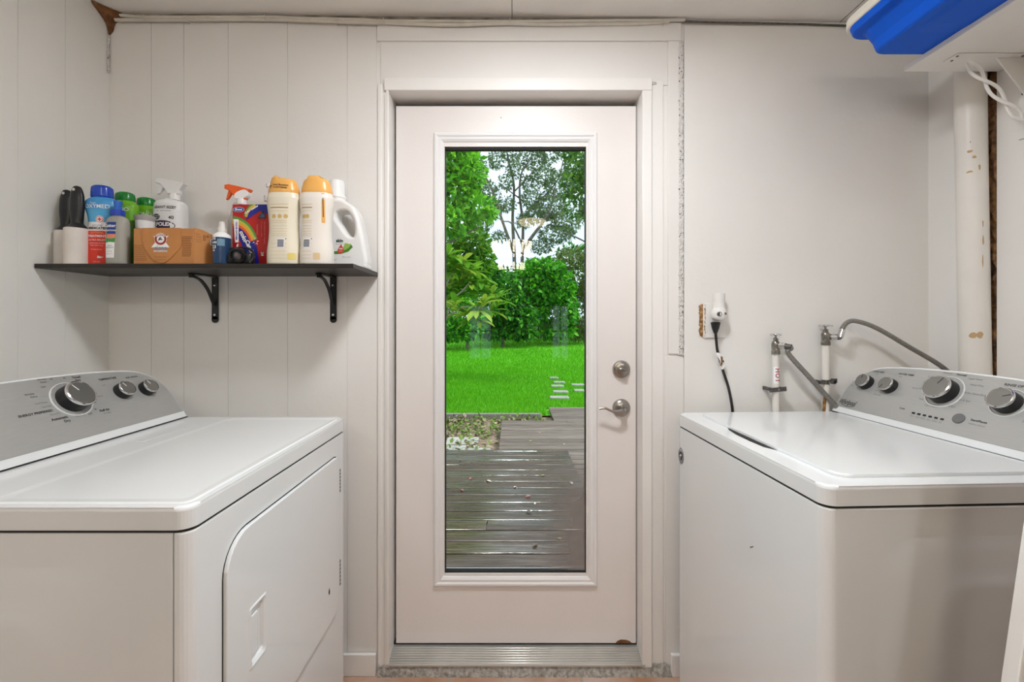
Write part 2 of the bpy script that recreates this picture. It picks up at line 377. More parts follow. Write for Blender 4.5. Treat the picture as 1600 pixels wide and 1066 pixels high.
# baseboards and trims
mb = MB(); mb.box((at(538, 0, 0).x, -.018, 0), (at(589, 0, 0).x, -.005, .081), M['trim'], bev=.003); mb.box((XL, -.018, 0), (at(538, 0, 0).x, -.005, .081), M['trim'], bev=.003); struct(mb.build('baseboard_back'))
mb = MB(); mb.box((at(1046, 0, 0).x, -.020, 0), (XR, -.006, .081), M['trim'], bev=.003); struct(mb.build('baseboard_right'))
def trim(i, boxes, m='trim', bev=.002):
    mb = MB()
    for b in boxes: mb.box(b[0], b[1], M[b[2] if len(b) > 2 else m], bev=bev)
    return struct(mb.build('trim_%d' % i))
X = lambda p: at(p, 0, 0).x
Z = lambda p: at(0, p, 0).z
# jamb, head and stop of the door frame
trim(1, [((X(602), -.012, .03), (X(609), .0, Z(149))), ((X(604.5), -.014, .03), (DX0+.006, WT, DZ1)), ((DX1-.006, -.014, .03), (X(1017), WT, DZ1)), ((X(602), -.016, DZ1-.006), (X(1017), WT, DZ1+.040))])
trim(2, [((X(591), -.008, .0), (X(597), .0, Z(133))), ((X(596), -.006, 0), (X(604), 0, Z(133))), ((X(1017), -.004, 0), (X(1036), 0, Z(126)))])
trim(3, [((X(590), -.010, Z(66)), (X(1063), 0, Z(38))), ((X(595), -.003, Z(134)), (X(1043), 0, Z(66)))], 'paint')
trim(4, [((X(1043), -.007, Z(553)), (X(1060), 0, Z(66))), ((X(1039), -.004, 0), (X(1067), 0, Z(556)))], 'paint')
rr = random.Random(5)
mb = MB()                                                          # blistered ridge of paint beside the trim
def ridge(p0, p1, wdt, axis, n=160):
    vs = []; K = 7
    for i in range(n+1):
        t = i/n; c = Vector(p0).lerp(Vector(p1), t)
        for k in range(K):
            u = (k/(K-1)-.5)*wdt*(1+.25*math.sin(i*1.7)+.2*rr.uniform(-1, 1)); h = .0035*rr.random() if 0 < k < K-1 else -.002
            vs.append((c.x+(u if axis == 'z' else 0), c.y-h-.001, c.z+(0 if axis == 'z' else u)))
    mb.raw(vs, [(i*K+k, i*K+k+1, (i+1)*K+k+1, (i+1)*K+k) for i in range(n) for k in range(K-1)], M['crust'], smooth=True)
ridge((X(1063), -.006, Z(66)), (X(1063), -.006, Z(555)), .020, 'z')
ridge((X(604), -.004, Z(133)), (X(1025), -.004, Z(131)), .014, 'x', 140)
struct(mb.build('trim_5'))
# threshold: ribbed aluminium sill over rough mortar
mb = MB()
prof = [(.050, .066), (.050, .06)]
for k in range(7):
    y = .046-.008*k; z = .064-.0032*k
    prof = prof
    mb.box((DX0+.004, y-.0078, .03), (DX1-.004, y, z), M['alu'], bev=.0012, seg=1)
mb.box((DX0-.005, -.018, .036), (DX1+.005, -.008, .043), M['alu'], bev=.002); mb.box((DX0, .04, 0), (DX1, WT+.04, .062), M['alu'])
struct(mb.build('trim_6'))
mb = MB(); vs = []; n = 120; K = 6
for i in range(n+1):
    x = X(592)+(X(1048)-X(592))*i/n
    for k in range(K):
        u = k/(K-1); vs.append((x, .0-.022*u+rr.uniform(-.003, .003), (.038*(1-u**2.2)+rr.uniform(-.004, .005)) if k < K-1 else -.004))
mb.raw(vs, [(i*K+k, i*K+k+1, (i+1)*K+k+1, (i+1)*K+k) for i in range(n) for k in range(K-1)], M['concrete'], smooth=True)
mb.box((DX0-.01, 0, 0), (DX1+.01, .045, .03), M['concrete']); struct(mb.build('trim_7'))

# ------------------------------------------------------------------ door with a full glass light
def build_door():
    yf = .055
    P = lambda px, py, y=yf: at(px, py, y)
    x0, x1, z0, z1 = P(619, 0).x, P(993.5, 0).x, P(0, 1005).z, P(0, 166).z
    D = thing('door_1', 'pinkish white exterior door with a tall single glass pane', None, (0, 0, 0), kind='structure')
    gx0, gx1, gz0, gz1 = P(694.5, 0).x, P(916, 0).x, P(0, 897).z, P(0, 229).z
    mb = MB()
    for a, b in (((x0, z0), (gx0, z1)), ((gx1, z0), (x1, z1)), ((gx0, z0), (gx1, gz0)), ((gx0, gz1), (gx1, z1))): mb.box((a[0], yf, a[1]), (b[0], yf+.044, b[1]), M['door'])
    mb.build('slab', D)
    mb = MB(); mb.box((DX0+.005, yf+.046, z0-.01), (x0+.012, yf+.07, z1+.02), M['dark']); mb.box((x1-.012, yf+.046, z0-.01), (DX1-.005, yf+.07, z1+.02), M['dark']); mb.box((DX0+.005, yf+.046, z1-.012), (DX1-.005, yf+.07, DZ1-.006), M['dark']); mb.box((DX0+.005, yf+.004, z0-.007), (DX1-.005, yf+.07, z0-.001), M['dark']); mb.build('weatherstrip', D)
    # moulded frame round the glass: mitred profile
    fx0, fx1, fz0, fz1 = P(678, 0).x, P(933, 0).x, P(0, 915).z, P(0, 208).z
    prof = [(0, 0), (.0, .007), (.006, .012), (.012, .012), (.018, .008), (.026, .0085), (.034, .004), (.039, -.004), (.039, -.012)]   # inset from outer edge, height toward the room
    mb = MB(); R = []
    for ins, h in prof: R.append([(fx0+ins, yf-h, fz0+ins), (fx1-ins, yf-h, fz0+ins), (fx1-ins, yf-h, fz1-ins), (fx0+ins, yf-h, fz1-ins)])
    mb.rings(R, M['lite'], False, False, smooth=False); mb.build('lite_frame', D)
    mb = MB(); ins = .039
    for a, b in (((gx0-.004, gz0-.004), (gx0+.0025, gz1)), ((gx1-.0025, gz0-.004), (gx1+.004, gz1)), ((gx0, gz0-.004), (gx1, gz0+.005)), ((gx0, gz1-.008), (gx1, gz1+.004))): mb.box((a[0], yf+.008, a[1]), (b[0], yf+.03, b[1]), M['dark'])
    mb.build('glazing_seal', D)
    mb = MB(); mb.box((gx0-.002, yf+.016, gz0-.002), (gx1+.002, yf+.022, gz1+.002), misted(gx1, gz0)); mb.build('glass_pane', D)
    # deadbolt
    c = P(970.5, 577); mtx = frame_mtx(c, (1, 0, 0), (0, 0, 1), (0, -1, 0))
    mb = MB(); mb.lathe([(.034, 0), (.034, .006), (.031, .012), (.026, .014), (.024, .019), (.020, .021), (0.001, .021)], M['nickel'], mtx, 36); dbt = mb.build('deadbolt', D)
    mb = MB(); m2 = mtx @ Matrix.Translation((0, 0, .020)) @ Matrix.Rotation(-.25, 4, 'Z')
    mb.rings([[tuple(m2 @ Vector((.017*a*math.cos(t), .0075*a*math.sin(t)*(1 if math.cos(t) < .3 else .7), h))) for t in [2*PI*j/20 for j in range(20)]] for a, h in ((.7, 0), (1, .006), (1, .012), (.6, .016))], M['nickel']); mb.build('thumb_turn', dbt)
    c = P(970.5, 637); mtx = frame_mtx(c, (1, 0, 0), (0, 0, 1), (0, -1, 0))
    mb = MB(); mb.lathe([(.034, 0), (.034, .005), (.031, .010), (.024, .015), (.014, .018), (.0125, .022), (.0125, .045), (0.001, .046)], M['nickel'], mtx, 36)
    mb.lathe([(.007, .045), (.007, .049), (.001, .0495)], M['chrome'], mtx, 16); hd = mb.build('door_handle', D)
    mb = MB(); pts = smooth_path([mtx @ Vector(p) for p in ((.004, -.002, .040), (-.018, -.006, .046), (-.045, -.004, .048), (-.07, .006, .046), (-.093, .004, .044))], 8); n = len(pts)
    mb.tube(pts, [.0095-.0050*min(1, i/(n*.55)) for i in range(n)], M['nickel'], 12); mb.build('lever', hd)
    # chip of bare brown wood on the bottom corner
    mb = MB(); q = [P(964, 1002), P(970, 999.5), P(979, 1000), P(984, 1002), P(987, 1006), P(962, 1006)]
    mb.prism([(p.x, yf-.0012, max(p.z, z0)) for p in q], (0, .002, 0), M['foam']); mb.build('paint_chip', D)
    # nail specks
    mb = MB()
    for px, py in ((783, 184), (690, 612)): mb.lathe([(.002, -.001), (.002, .0008), (.0005, .001)], M['galv'], frame_mtx(P(px, py), (1, 0, 0), (0, 0, 1), (0, -1, 0)), 8)
    mb.build('nail_head', D)
build_door()

# ------------------------------------------------------------------ appliances
def knob(parent, mtx, r, h, ring, ang, name='knob'):
    mb = MB(); mb.lathe([(r*1.02, 0), (r*1.0, h*.55), (r*.97, h*.8), (0.001, h*.8)], M['black'], mtx, 36); k = mb.build(name, parent)
    mb = MB(); mb.lathe([(r*.97, h*.78), (r*1.0, h*.86), (r*.97, h*.96), (r*.90, h), (r*.86, h*.985)], M['chrome'], mtx, 36, caps=False); mb.lathe([(r*.88, h*.9), (r*.87, h*.985), (r*.5, h*1.0), (.0005, h*1.0)], M['knob_cap'], mtx, 36); c = mb.build('knob_cap', k)
    mb = MB(); m2 = mtx @ Matrix.Rotation(ang, 4, 'Z'); mb.box((-.0009, r*.25, h), (.0009, r*.80, h*1.0+.0006), M['white_ink'] if ring == 'd' else M['ink'], mtx=m2); mb.build('pointer', k)
    return k
def console(A, W_, base_a, white_end, knobs_, texts, name='control_console'):
    ca = Vector((.105, 0, .165)).normalized()                      # direction up the slanted face
    nrm = Vector((-.165, 0, .105)).normalized()                    # out of the face
    base = Vector((base_a, 0, .9905))
    half = [(0, -.003), (.001, .051), (.009, .112), (.026, .148), (.062, .179), (.114, .196), (.225, .206)]
    def outline(ins, vb, n=5):
        hp = smooth_path([(b, v, 0) for b, v in half]+[(W_/2, .2085, 0)], n)
        left = [(p.x, p.y) for p in hp]
        full = left+[(W_-x, y) for x, y in reversed(left[:-1])]
        if ins:
            out = []
            for i, (x, y) in enumerate(full):
                a = Vector(full[max(i-1, 0)]); b = Vector(full[min(i+1, len(full)-1)]); t = (b-a).normalized(); nn = Vector((t.y, -t.x)); out.append((x+nn.x*ins, y+nn.y*ins))
            full = [p for p in out if p[1] > vb]
            xl = full[0][0]; xr = full[-1][0]
            full = [(xl, vb)]+full+[(xr, vb)]
        return full
    F = lambda b, v, h=0: base+ca*v+nrm*h+Vector((0, b, 0))
    out = outline(0, 0); mb = MB()
    ring0 = [F(b, v) for b, v in out]; ring1 = [Vector((base_a+.165, b, base.z+max(-.003, v)*ca.z*.96)) for b, v in out]
    ringm = [F(b, v, -.004)+Vector((0, .0, 0)) for b, v in out]
    inn = outline(.004, .004)
    vs = [mb.bm.verts.new(p) for p in ring0]; v2 = [mb.bm.verts.new(p) for p in ring1]; n = len(vs)
    fs = [mb.bm.faces.new(vs), mb.bm.faces.new(list(reversed(v2)))]+[mb.bm.faces.new((vs[j], vs[(j+1) % n], v2[(j+1) % n], v2[j])) for j in range(n)]
    mb._set(fs, M['white'])
    con = mb.build(name, A, bevel=.003)
    mb = MB(); mb.box((base_a-.0015, .0, .9845), (base_a+.12, W_, .9880), M['dark']); mb.build('base_seam', con)
    mb = MB(); o2 = outline(.0055, .019); vsl = [F(b, v, .0002) for b, v in o2]
    mb.prism(vsl, nrm*.0012, M['panel']); pan = mb.build('fascia', con)
    for (b, v, r, h, ring, ang) in knobs_:
        mtx = frame_mtx(F(b, v, .0014), Vector((0, -1, 0)), ca, nrm)
        if ring > 0:
            mb = MB(); mb.lathe([(ring, 0), (ring, .0015), (ring*.95, .0022), (ring*.93, .0008), (r, .0006)], M['panel'], mtx, 40, caps=False)
            mb.lathe([(ring*1.015, 0), (ring*1.01, .0018), (ring*.97, .0018), (ring*.965, .0)], M['white'], mtx, 40, caps=False); mb.build('dial_ring', con)
        knob(con, mtx, r, h, white_end, ang)
    mb = MB()
    for (body, b, v, size, m, bold, align) in texts:
        mb.text(body, size, M[m], lambda x, y, b=b, v=v: F(b-x, v+y, .0018), bold=bold, align=align)
    return con, F, mb, ca, nrm
def cabinet(A, depth, W_, split, r=.024):
    if split:
        mb = MB(); P = rrect(split+.002, .0, depth, W_, [.01, .002, .002, .01]); mb.prism([(x, y, .02) for x, y in P], (0, 0, .919), M['white']); mb.build('cabinet_body', A)
        mb = MB(); P = rrect(0, 0, split, W_, [.001, r, r, .001]); mb.prism([(x, y, .02) for x, y in P], (0, 0, .919), M['white'], bev=.003); mb.build('front_panel', A)
    else:
        mb = MB(); P = rrect(0, 0, depth, W_, [.012, r, r, .012], 8); mb.prism([(x, y, .02) for x, y in P], (0, 0, .919), M['white'], bev=.003); mb.build('cabinet_body', A)
    mb = MB(); P = rrect(.0028, .0028, depth-.003, W_-.0028, [.010, r-.002, r-.002, .010], 8); mb.prism([(x, y, 0) for x, y in P], (0, 0, .9455), M['dark']); mb.build('seam_shade_core', A)  # dark core stands in for the shade inside the cabinet seams
    mb = MB(); P = rrect(-.0015, -.0015, depth+.002, W_+.0015, [.015, r+.003, r+.003, .015], 8); mb.prism([(x, y, .945) for x, y in P], (0, 0, .040), M['white'], bev=.008, seg=4); mb.build('top_deck', A)
def side_emboss(A, depth, W_, sy):                                  # shallow pressed panel in the cabinet side
    mb = MB(); y0 = W_ if sy > 0 else 0; R = []
    for m_, zt, r, h in ((.104, .880, .095, .0001), (.112, .873, .09, .0003), (.124, .863, .085, .0012), (.160, .840, .08, .0022), (.210, .806, .075, .0032), (.222, .797, .072, .0042), (.236, .787, .068, .0054), (.246, .779, .064, .0056)):
        R.append([(x, y0+sy*h, max(z, .03)) for x, z in rrect(m_, -.5, depth-m_, zt, [r, r, 0, 0], 8)])
    mb.rings(R, M['white'], False, True, smooth=True); mb.build('side_panel', A)
# --- dryer (front faces right, towards the middle of the room)
def dryer():
    W_ = .714
    A = thing('dryer', 'white front loading clothes dryer against the left wall, below the dark shelf', 'dryer', (-.5636, -.146, 0), PI)
    cabinet(A, .70, W_, .027); side_emboss(A, .70, W_, 1)
    # local: a = -.5636-x, b = -.146-y
    T = []
    kb, kv = .318, .134
    def t(s, db, dv, size=.0075, m='ink', bold=.0, al='CENTER'): T.append((s, kb+db, kv+dv, size, m, bold, al))
    t('Wrinkle', .040, .066, .0065); t('Shield', .040, .058, .0065); t('Timed', -.045, .060, .009, bold=.0003); t('Dry', -.045, .050, .009, bold=.0003)
    t('Wrinkle', .075, .030, .0065, al='RIGHT'); t('Damp', .072, .022, .0065, al='RIGHT')
    for s, db, dv in (('Cool Down', .058, .002), ('Less Dry', .055, -.010), ('More Dry', .046, -.034), ('More Dry', .004, -.053), ('Cool Down', -.056, -.008)): t(s, db, dv, .006, 'grey_ink', al='RIGHT' if db > .02 else ('LEFT' if db < -.02 else 'CENTER'))
    t('ENERGY PREFERRED', .058, -.023, .0085, bold=.0003, al='RIGHT'); t('Automatic', .034, -.048, .0095, bold=.0003, al='RIGHT'); t('Dry', .034, -.059, .0095, bold=.0003, al='RIGHT')
    t('Fluff Air', -.05, -.052, .009, bold=.0003, al='LEFT'); t('No Heat', -.056, -.062, .006, 'grey_ink', al='LEFT')
    for s, db, dv in (('OFF', -.022, -.054), ('30', -.042, -.044), ('OFF', .047, .044), ('60', .018, .064), ('40', -.014, .062), ('20', -.052, -.024), ('OFF', -.057, -.016)): t(s, db, dv, .007)
    T.append(('TEMPERATURE', .190, .176, .0085, 'ink', .0003, 'CENTER')); T.append(('END SIGNAL', .112, .170, .0075, 'ink', .0002, 'CENTER'))
    for db, s in ((.190, 'Low'), (.112, 'On')): T.append((s, db+.022, .158, .006, 'grey_ink', 0, 'CENTER'))
    con, F, mb, ca, nrm = console(A, W_, .5364, 'd', [(.318, .132, .0375, .034, .050, .5), (.172, .128, .0245, .024, 0, .5), (.090, .122, .0240, .024, 0, .45)], T)
    for k in range(14):
        a = 2*PI*k/14+.2; c = F(kb+.0475*math.cos(a), kv-.002+.0475*math.sin(a), .0022); mb.lathe([(.0016, 0), (.0016, .0008), (.0002, .0008)], M['white_ink'], frame_mtx(c, Vector((0, -1, 0)), ca, nrm), 8)
    mb.build('lettering', con)
    # raised rim pressed in the top
    mb = MB(); z = .9852
    P = rrect(.010, .026, .382, W_-.012, [.035, .02, .02, .035], 6); Q = rrect(.014, .030, .378, W_-.016, [.03, .016, .016, .03], 6); Q2 = rrect(.030, .042, .362, W_-.032, [.03, .016, .016, .03], 6)
    mb.rings([[(x, y, z) for x, y in P], [(x, y, z+.0025) for x, y in Q], [(x, y, z+.001) for x, y in Q2]], M['white'], False, True, smooth=False); mb.build('top_rim', A, bevel=.001)
    mb = MB(); mb.box((.43, .10, .985), (.465, .30, .9862), M['white'], bev=.0005); mb.build('lint_lid', A)
    # door
    Dp = [(-.0, b, z) for b, z in rrect(.070, .385, .626, .878, [.075, .03, .05, .06], 8)]
    mb = MB(); P = rrect(.0675, .3825, .6285, .8805, [.077, .032, .052, .062], 8); mb.prism([(.0005, b, z) for b, z in P], (-.0012, 0, 0), M['dark'])
    gap = mb.build('door_gap', A)
    # door skin with an opening for the grip pocket
    hb0, hb1, hz0, hz1 = .491, .555, .569, .700
    me = curve2d([(rrect(.0725, .3875, .6235, .8755, [.070, .028, .048, .058], 8), False), (rrect(hb0+.008, hz0+.006, hb1-.008, hz1-.006, .006, 3), False)], .003, .0022)
    mb = MB(); mb.mesh_data(me, M['white'], lambda c: Vector((-.0036-c.z, c.x, c.y))); dr = mb.build('door', A)
    mb = MB(); R = []
    for ins, h in ((-.002, .0085), (.001, .0105), (.004, .0105), (.010, .007), (.013, .001)): R.append([(-h, b, z) for b, z in rrect(hb0+ins, hz0+ins, hb1-ins, hz1-ins, .007, 3)])
    mb.rings(R, M['white'], False, False, smooth=False); mb.box((-.0022, hb0+.008, hz0+.006), (-.0014, hb1-.008, hz1-.006), M['white']); mb.box((-.0075, hb0+.030, hz0+.022), (-.002, hb1-.006, hz1-.022), M['white'], bev=.002); mb.build('handle', dr)
    for z0, z1 in ((.757, .833), (.455, .540)):
        mb = MB(); mb.box((-.0078, .0655, z0), (-.001, .0725, z1), M['galv'])
        for k in range(7): zz = z0+(z1-z0)*(k+.5)/7; mb.box((-.0092, .0650, zz-.003), (-.001, .0730, zz+.003), M['black'])
        mb.build('hinge', A)
    c = at(508, 950, 0); mb = MB(); x0 = .11; mb.prism([(-.0091, .150+u, .478+v) for u, v in ((0, 0), (.006, .004), (.008, .012), (.003, .022), (-.002, .010))], (-.0003, 0, 0), M['dark']); mb.build('scratch', dr)
dryer()
# --- washer (front faces left, turned a little)
TH = math.atan2(.0459, .9989)
def washer():
    W_ = .687
    A = thing('washing_machine', 'white top loading washing machine against the right wall, under the water taps', 'washer', (.6175, -.763, 0), TH)
    cabinet(A, .69, W_, 0); side_emboss(A, .69, W_, -1)
    T = []; kb, kv = .362, .139
    def t(s, db, dv, size=.007, m='grey_ink', bold=0, al='CENTER'): T.append((s, kb+db, kv+dv, size, m, bold, al))
    t('Normal', -.018, .058, .0085, 'ink', .0002); t('Super Wash', -.040, .050, al='LEFT'); t('Heavy Duty', -.052, .032, al='LEFT'); t('Bulky Items/Sheets', -.050, .006, .0078, al='LEFT'); t('Drain & Spin', -.038, -.018, .0075, al='LEFT'); t('Rinse & Spin', -.014, -.042, al='LEFT')
    t('Colors', .048, .040, al='RIGHT'); t('Delicates', .020, .059); t('Whites', .052, .020, al='RIGHT'); t('Quick Wash', .058, -.004, al='RIGHT'); t('Soak', .042, -.036, al='RIGHT'); t('Clean Washer', .012, -.053, .0065)
    t('Cycle', .078, -.078, .0075, 'ink', .0002, 'RIGHT')
    for k, s in enumerate(('Sense', 'Wash', 'Rinse', 'Spin', 'Done', 'Lid')): T.append((s, .409-.0165*k, .044, .0055, 'grey_ink', 0, 'CENTER'))
    T += [('LOAD SIZE', .594, .173, .0085, 'ink', .0002, 'CENTER'), ('Small', .596, .163, .006, 'grey_ink', 0, 'CENTER'), ('Large', .662, .108, .006, 'grey_ink', 0, 'CENTER'), ('WATER TEMP', .498, .176, .0085, 'ink', .0002, 'CENTER'), ('Hot', .512, .166, .0065, 'grey_ink', 0, 'CENTER'), ('Cold', .563, .105, .0065, 'grey_ink', 0, 'CENTER'), ('Tap Cold', .552, .090, .0065, 'grey_ink', 0, 'CENTER'),
          ('RINSE OPTIONS', .200, .196-.012, .010, 'ink', .0002, 'CENTER'), ('1 Rinse', .165, .166, .0075, 'grey_ink', 0, 'LEFT'), ('2 Rinse', .160, .092, .008, 'grey_ink', 0, 'LEFT'), ('Start/Pause', .262, .070, .0085, 'ink', .0002, 'LEFT'), ('Hold to Cancel', .262, .059, .0062, 'grey_ink', 0, 'LEFT')]
    con, F, mb, ca, nrm = console(A, W_, .567, 'w', [(.362, .137, .0375, .034, .050, -.35), (.613, .125, .0250, .024, 0, .25), (.526, .126, .0250, .024, 0, 2.75), (.206, .134, .0300, .030, .039, -1.1)], T)
    for k in range(12):
        a = 2*PI*k/12+.2; c = F(kb+.0478*math.cos(a), kv-.002+.0478*math.sin(a), .0022); mb.lathe([(.0016, 0), (.0016, .0008), (.0002, .0008)], M['white_ink'], frame_mtx(c, Vector((0, -1, 0)), ca, nrm), 8)
    mb.text('Whirlpool', .0265, M['ink'], lambda x, y: F(.641-x, .040+y, .0018), bold=.0004, shear=.25, sx=.62)
    mb.tube([F(.635-.052*math.cos(tt)*.55, .036+.014*math.sin(tt)*.75, .0018) for tt in [2.9+k*.22 for k in range(16)]], .0008, M['ink'], 6)
    mb.build('lettering', con)
    for k in range(6):
        mb = MB(); c = F(.409-.0165*k, .054, .0016); mb.box((-.0042, -.0027, -.0005), (.0042, .0027, .0012), M['black_gloss'], mtx=frame_mtx(c, Vector((0, -1, 0)), ca, nrm)); mb.build('indicator_light', con)
    mb = MB(); c = F(.289, .066, .0012); mb.lathe([(.0145, 0), (.0145, .003), (.0125, .0045), (.0005, .0045)], M['grey_ink'], frame_mtx(c, Vector((0, -1, 0)), ca, nrm), 28); mb.build('start_button', con)
    # lid
    mb = MB(); P = rrect(.060, .040, .545, W_-.045, [.02, .03, .03, .02], 8)
    mb.prism([(x, y, .9852) for x, y in P], (0, 0, .0075), M['white'], bev=.004, seg=3); lid = mb.build('lid', A)
    mb = MB(); P = [(.0595, .235), (.044, .265), (.0405, .32), (.042, .39), (.050, .44), (.0595, .465)]
    mb.prism([(x, y, .9845) for x, y in P], (.0, 0, .0012), M['dark']); mb.build('notch_shade', lid)  # flat dark sliver painted as the shade of the finger recess
    # oval rating badge
    mb = MB(); c = Vector((-.0002, .655, .842)); mb.lathe([(.021, 0), (.021, .0006), (.0002, .0006)], mat('badge_grey', (.22, .22, .24), .4), frame_mtx(c, (0, 1, 0), (0, 0, 1.35), (-1, 0, 0)), 28)
    s_ = [(.655+.0095*math.cos(a)*(1 if a < PI else .6), .842+.012*math.sin(a)) for a in [k*.35-.4 for k in range(16)]]
    mb.tube([(-.0011, b, z) for b, z in s_], .0022, M['ink'], 6); mb.text('ENERGY', .0085, M['white_ink'], lambda x, y: (-.0010, .655-x, .862+y)); mb.tube([(-.0012, .648, .842), (-.0012, .656, .846), (-.0012, .664, .840)], .0016, M['white_ink'], 6); mb.build('badge', A)
    mb = MB()
    for b, z in ((.25, .735),): mb.tube([(-.0003, b, z), (-.0003, b-.012, z+.008)], .0011, M['grey_ink'], 5)
    mb.build('scratch', A)
washer()

# ------------------------------------------------------------------ dark shelf and its brackets
SZ = 1.4905; SY = -.2575
mb = MB(); mb.box((XL+.004, SY, SZ-.0145), (-.497, -.0055, SZ), M['shelf'], bev=.001, seg=1); tag(mb.build('wall_shelf'), 'dark brown laminate shelf on the left holding the laundry bottles', 'shelf')
def bracket(x, label):
    A = thing('shelf_bracket', label, 'bracket', (x, -.0055, SZ-.0150), group='black brackets under the dark shelf')
    mb = MB(); mb.box((-.012, -.004, -.160), (.012, 0, 0), M['black'], bev=.0012); mb.lathe([(.012, -.004), (.012, 0)], M['black'], frame_mtx((0, 0, -.160), (1, 0, 0), (0, 0, 1), (0, 1, 0)), 20); mb.build('wall_leg', A)
    mb = MB(); mb.box((-.012, -.122, -.004), (.012, -.004, 0), M['black'], bev=.0012); mb.build('shelf_arm', A)
    mb = MB(); pts = smooth_path([(0, -.120, -.008), (0, -.108, -.012), (0, -.075, -.022), (0, -.042, -.050), (0, -.020, -.085), (0, -.006, -.108)], 6)
    for s in (1,): mb.rings([[(p.x-.0045, p.y-.0025, p.z-.0025), (p.x+.0045, p.y-.0025, p.z-.0025), (p.x+.0045, p.y+.0025, p.z+.0025), (p.x-.0045, p.y+.0025, p.z+.0025)] for p in pts], M['black'], smooth=False)
    mb.box((-.007, -.126, -.016), (.007, -.112, -.003), M['black'], bev=.002); mb.build('brace', A)
    for z in (-.032, -.142):
        mb = MB(); m_ = frame_mtx((0, -.004, z), (1, 0, 0), (0, 0, 1), (0, -1, 0)); mb.lathe([(.0045, 0), (.0042, .0012), (.0005, .0022)], M['chrome'], m_, 14); mb.build('screw', A)
bracket(-1.100, 'black metal bracket under the middle of the dark shelf, left of the two')
bracket(-.662, 'black metal bracket under the right end of the dark shelf')

# ------------------------------------------------------------------ things on the shelf
PL = lambda name, c, r=.3, **k: mat(name, c, r, **k)
def roller(x, y, label, rr_=.031, tilt=0):
    A = thing('lint_roller', label, 'lint roller', (x, y, SZ), group='lint rollers on the shelf')
    mb = MB(); mb.lathe([(rr_*.99, 0), (rr_, .001), (rr_, .113), (rr_*.97, .115), (rr_*.6, .1155)], ROLL, None, 32); mb.lathe([(rr_+.0006, .0), (rr_+.0006, .1135)], ROLL, None, 32, caps=False); mb.build('sticky_roll', A)
    mb = MB(); L = Loft([(.1145, .030, .028, 2), (.122, .026, .020, 2), (.134, .0165, .014, 2), (.150, .0185, .013, 2), (.185, .0215, .013, 2), (.215, .021, .012, 2), (.238, .016, .010, 2), (.250, .009, .007, 2), (.252, .003, .003, 2)]); L.add(mb, M['black']); h = mb.build('grip', A)
    mb = MB(); mb.prism([(u, -.0113, .238+v) for u, v in circ(0, 0, .0045, 10)], (0, -.0006, 0), ROLL); mb.build('hang_hole', h)
ROLL = PL('lint_paper', (.74, .69, .64), .8, var=.08, vscale=18)
roller(-1.391, -.228, 'black handled lint roller with white roll, in front of its twin')
roller(-1.466, -.187, 'black handled lint roller half hidden against the left wall', .030)

def flat(y): return lambda c: (lambda u, v: (c[0]+u, y, c[1]+v))
def oxymed():
    A = thing('shampoo_bottle', 'blue, white and red shampoo bottle with a blue cap', 'bottle', (-1.337, -.200, SZ), .10)
    L = Loft([(0, .040, .022, 2.6), (.004, .0425, .0245, 2.6), (.06, .0425, .0250, 2.4), (.110, .0415, .024, 2.4), (.135, .0375, .0225, 2.2), (.160, .0400, .024, 2.2), (.190, .0475, .026, 2.2), (.208, .0460, .025, 2.2), (.218, .036, .022, 2.0), (.222, .026, .020, 2)])
    blue = PL('label_blue', (.02, .22, .60), .3, col2=(.10, .42, .72), vscale=9); whi = PL('label_white', (.82, .82, .83), .35); red = PL('label_red', (.70, .035, .015), .32)
    mb = MB(); L.add(mb, red, lambda z: red if z < .110 else (whi if z < .138 else blue)); b = mb.build('body', A)
    mb = MB(); C = Loft([(.221, .029, .023, 2.2), (.225, .030, .024, 2.2), (.252, .0285, .023, 2.2), (.259, .022, .019, 2), (.262, .008, .008, 2)], 20); C.add(mb, PL('cap_blue', (.01, .06, .46), .22)); mb.build('cap', A)
    mb = MB()
    for s, z, sz, m, bo, u in (('OXYMED', .188, .0172, whi, .0002, .002), ('MEDICATED', .118, .0102, M['ink'], .0004, .004), ('ANTI ITCH', .127, .006, M['ink'], 0, .002), ('OATMEAL', .103, .009, PL('o', (.85, .4, .2)), 0, .002), ('TREATMENT', .0925, .0094, whi, .0003, .002), ('ULTRA RELIEF', .080, .0078, whi, 0, .002), ('soothes itchy dry skin', .070, .005, whi, 0, .002), ('helps restore coat', .063, .005, whi, 0, .002), ('for dogs and cats', .050, .0045, whi, 0, .002), ('20 FL OZ', .010, .005, whi, 0, .002), ('Tropi', .199, .008, whi, 0, -.008)):
        mb.text(s, sz, m, lambda x, y, z=z, u=u: L.surf(x+u, z+y, .001), bold=bo)
    L.decal(mb, whi, circ(.010, .147, .0115), .0006); L.decal(mb, PL('r2', (.65, .03, .03)), circ(.010, .147, .0098), .0009); L.decal(mb, whi, circ(.010, .147, .0082), .0011)
    for w, h in ((.0055, .0018), (.0018, .0055)): L.decal(mb, PL('r3', (.6, .03, .03)), [(.010-w, .147-h), (.010+w, .147-h), (.010+w, .147+h), (.010-w, .147+h)], .0014)
    L.decal(mb, whi, [(.004, .022), (.016, .022), (.022, .026), (.014, .027), (.006, .030)], .0008)
    mb.build('label_print', b)
oxymed()
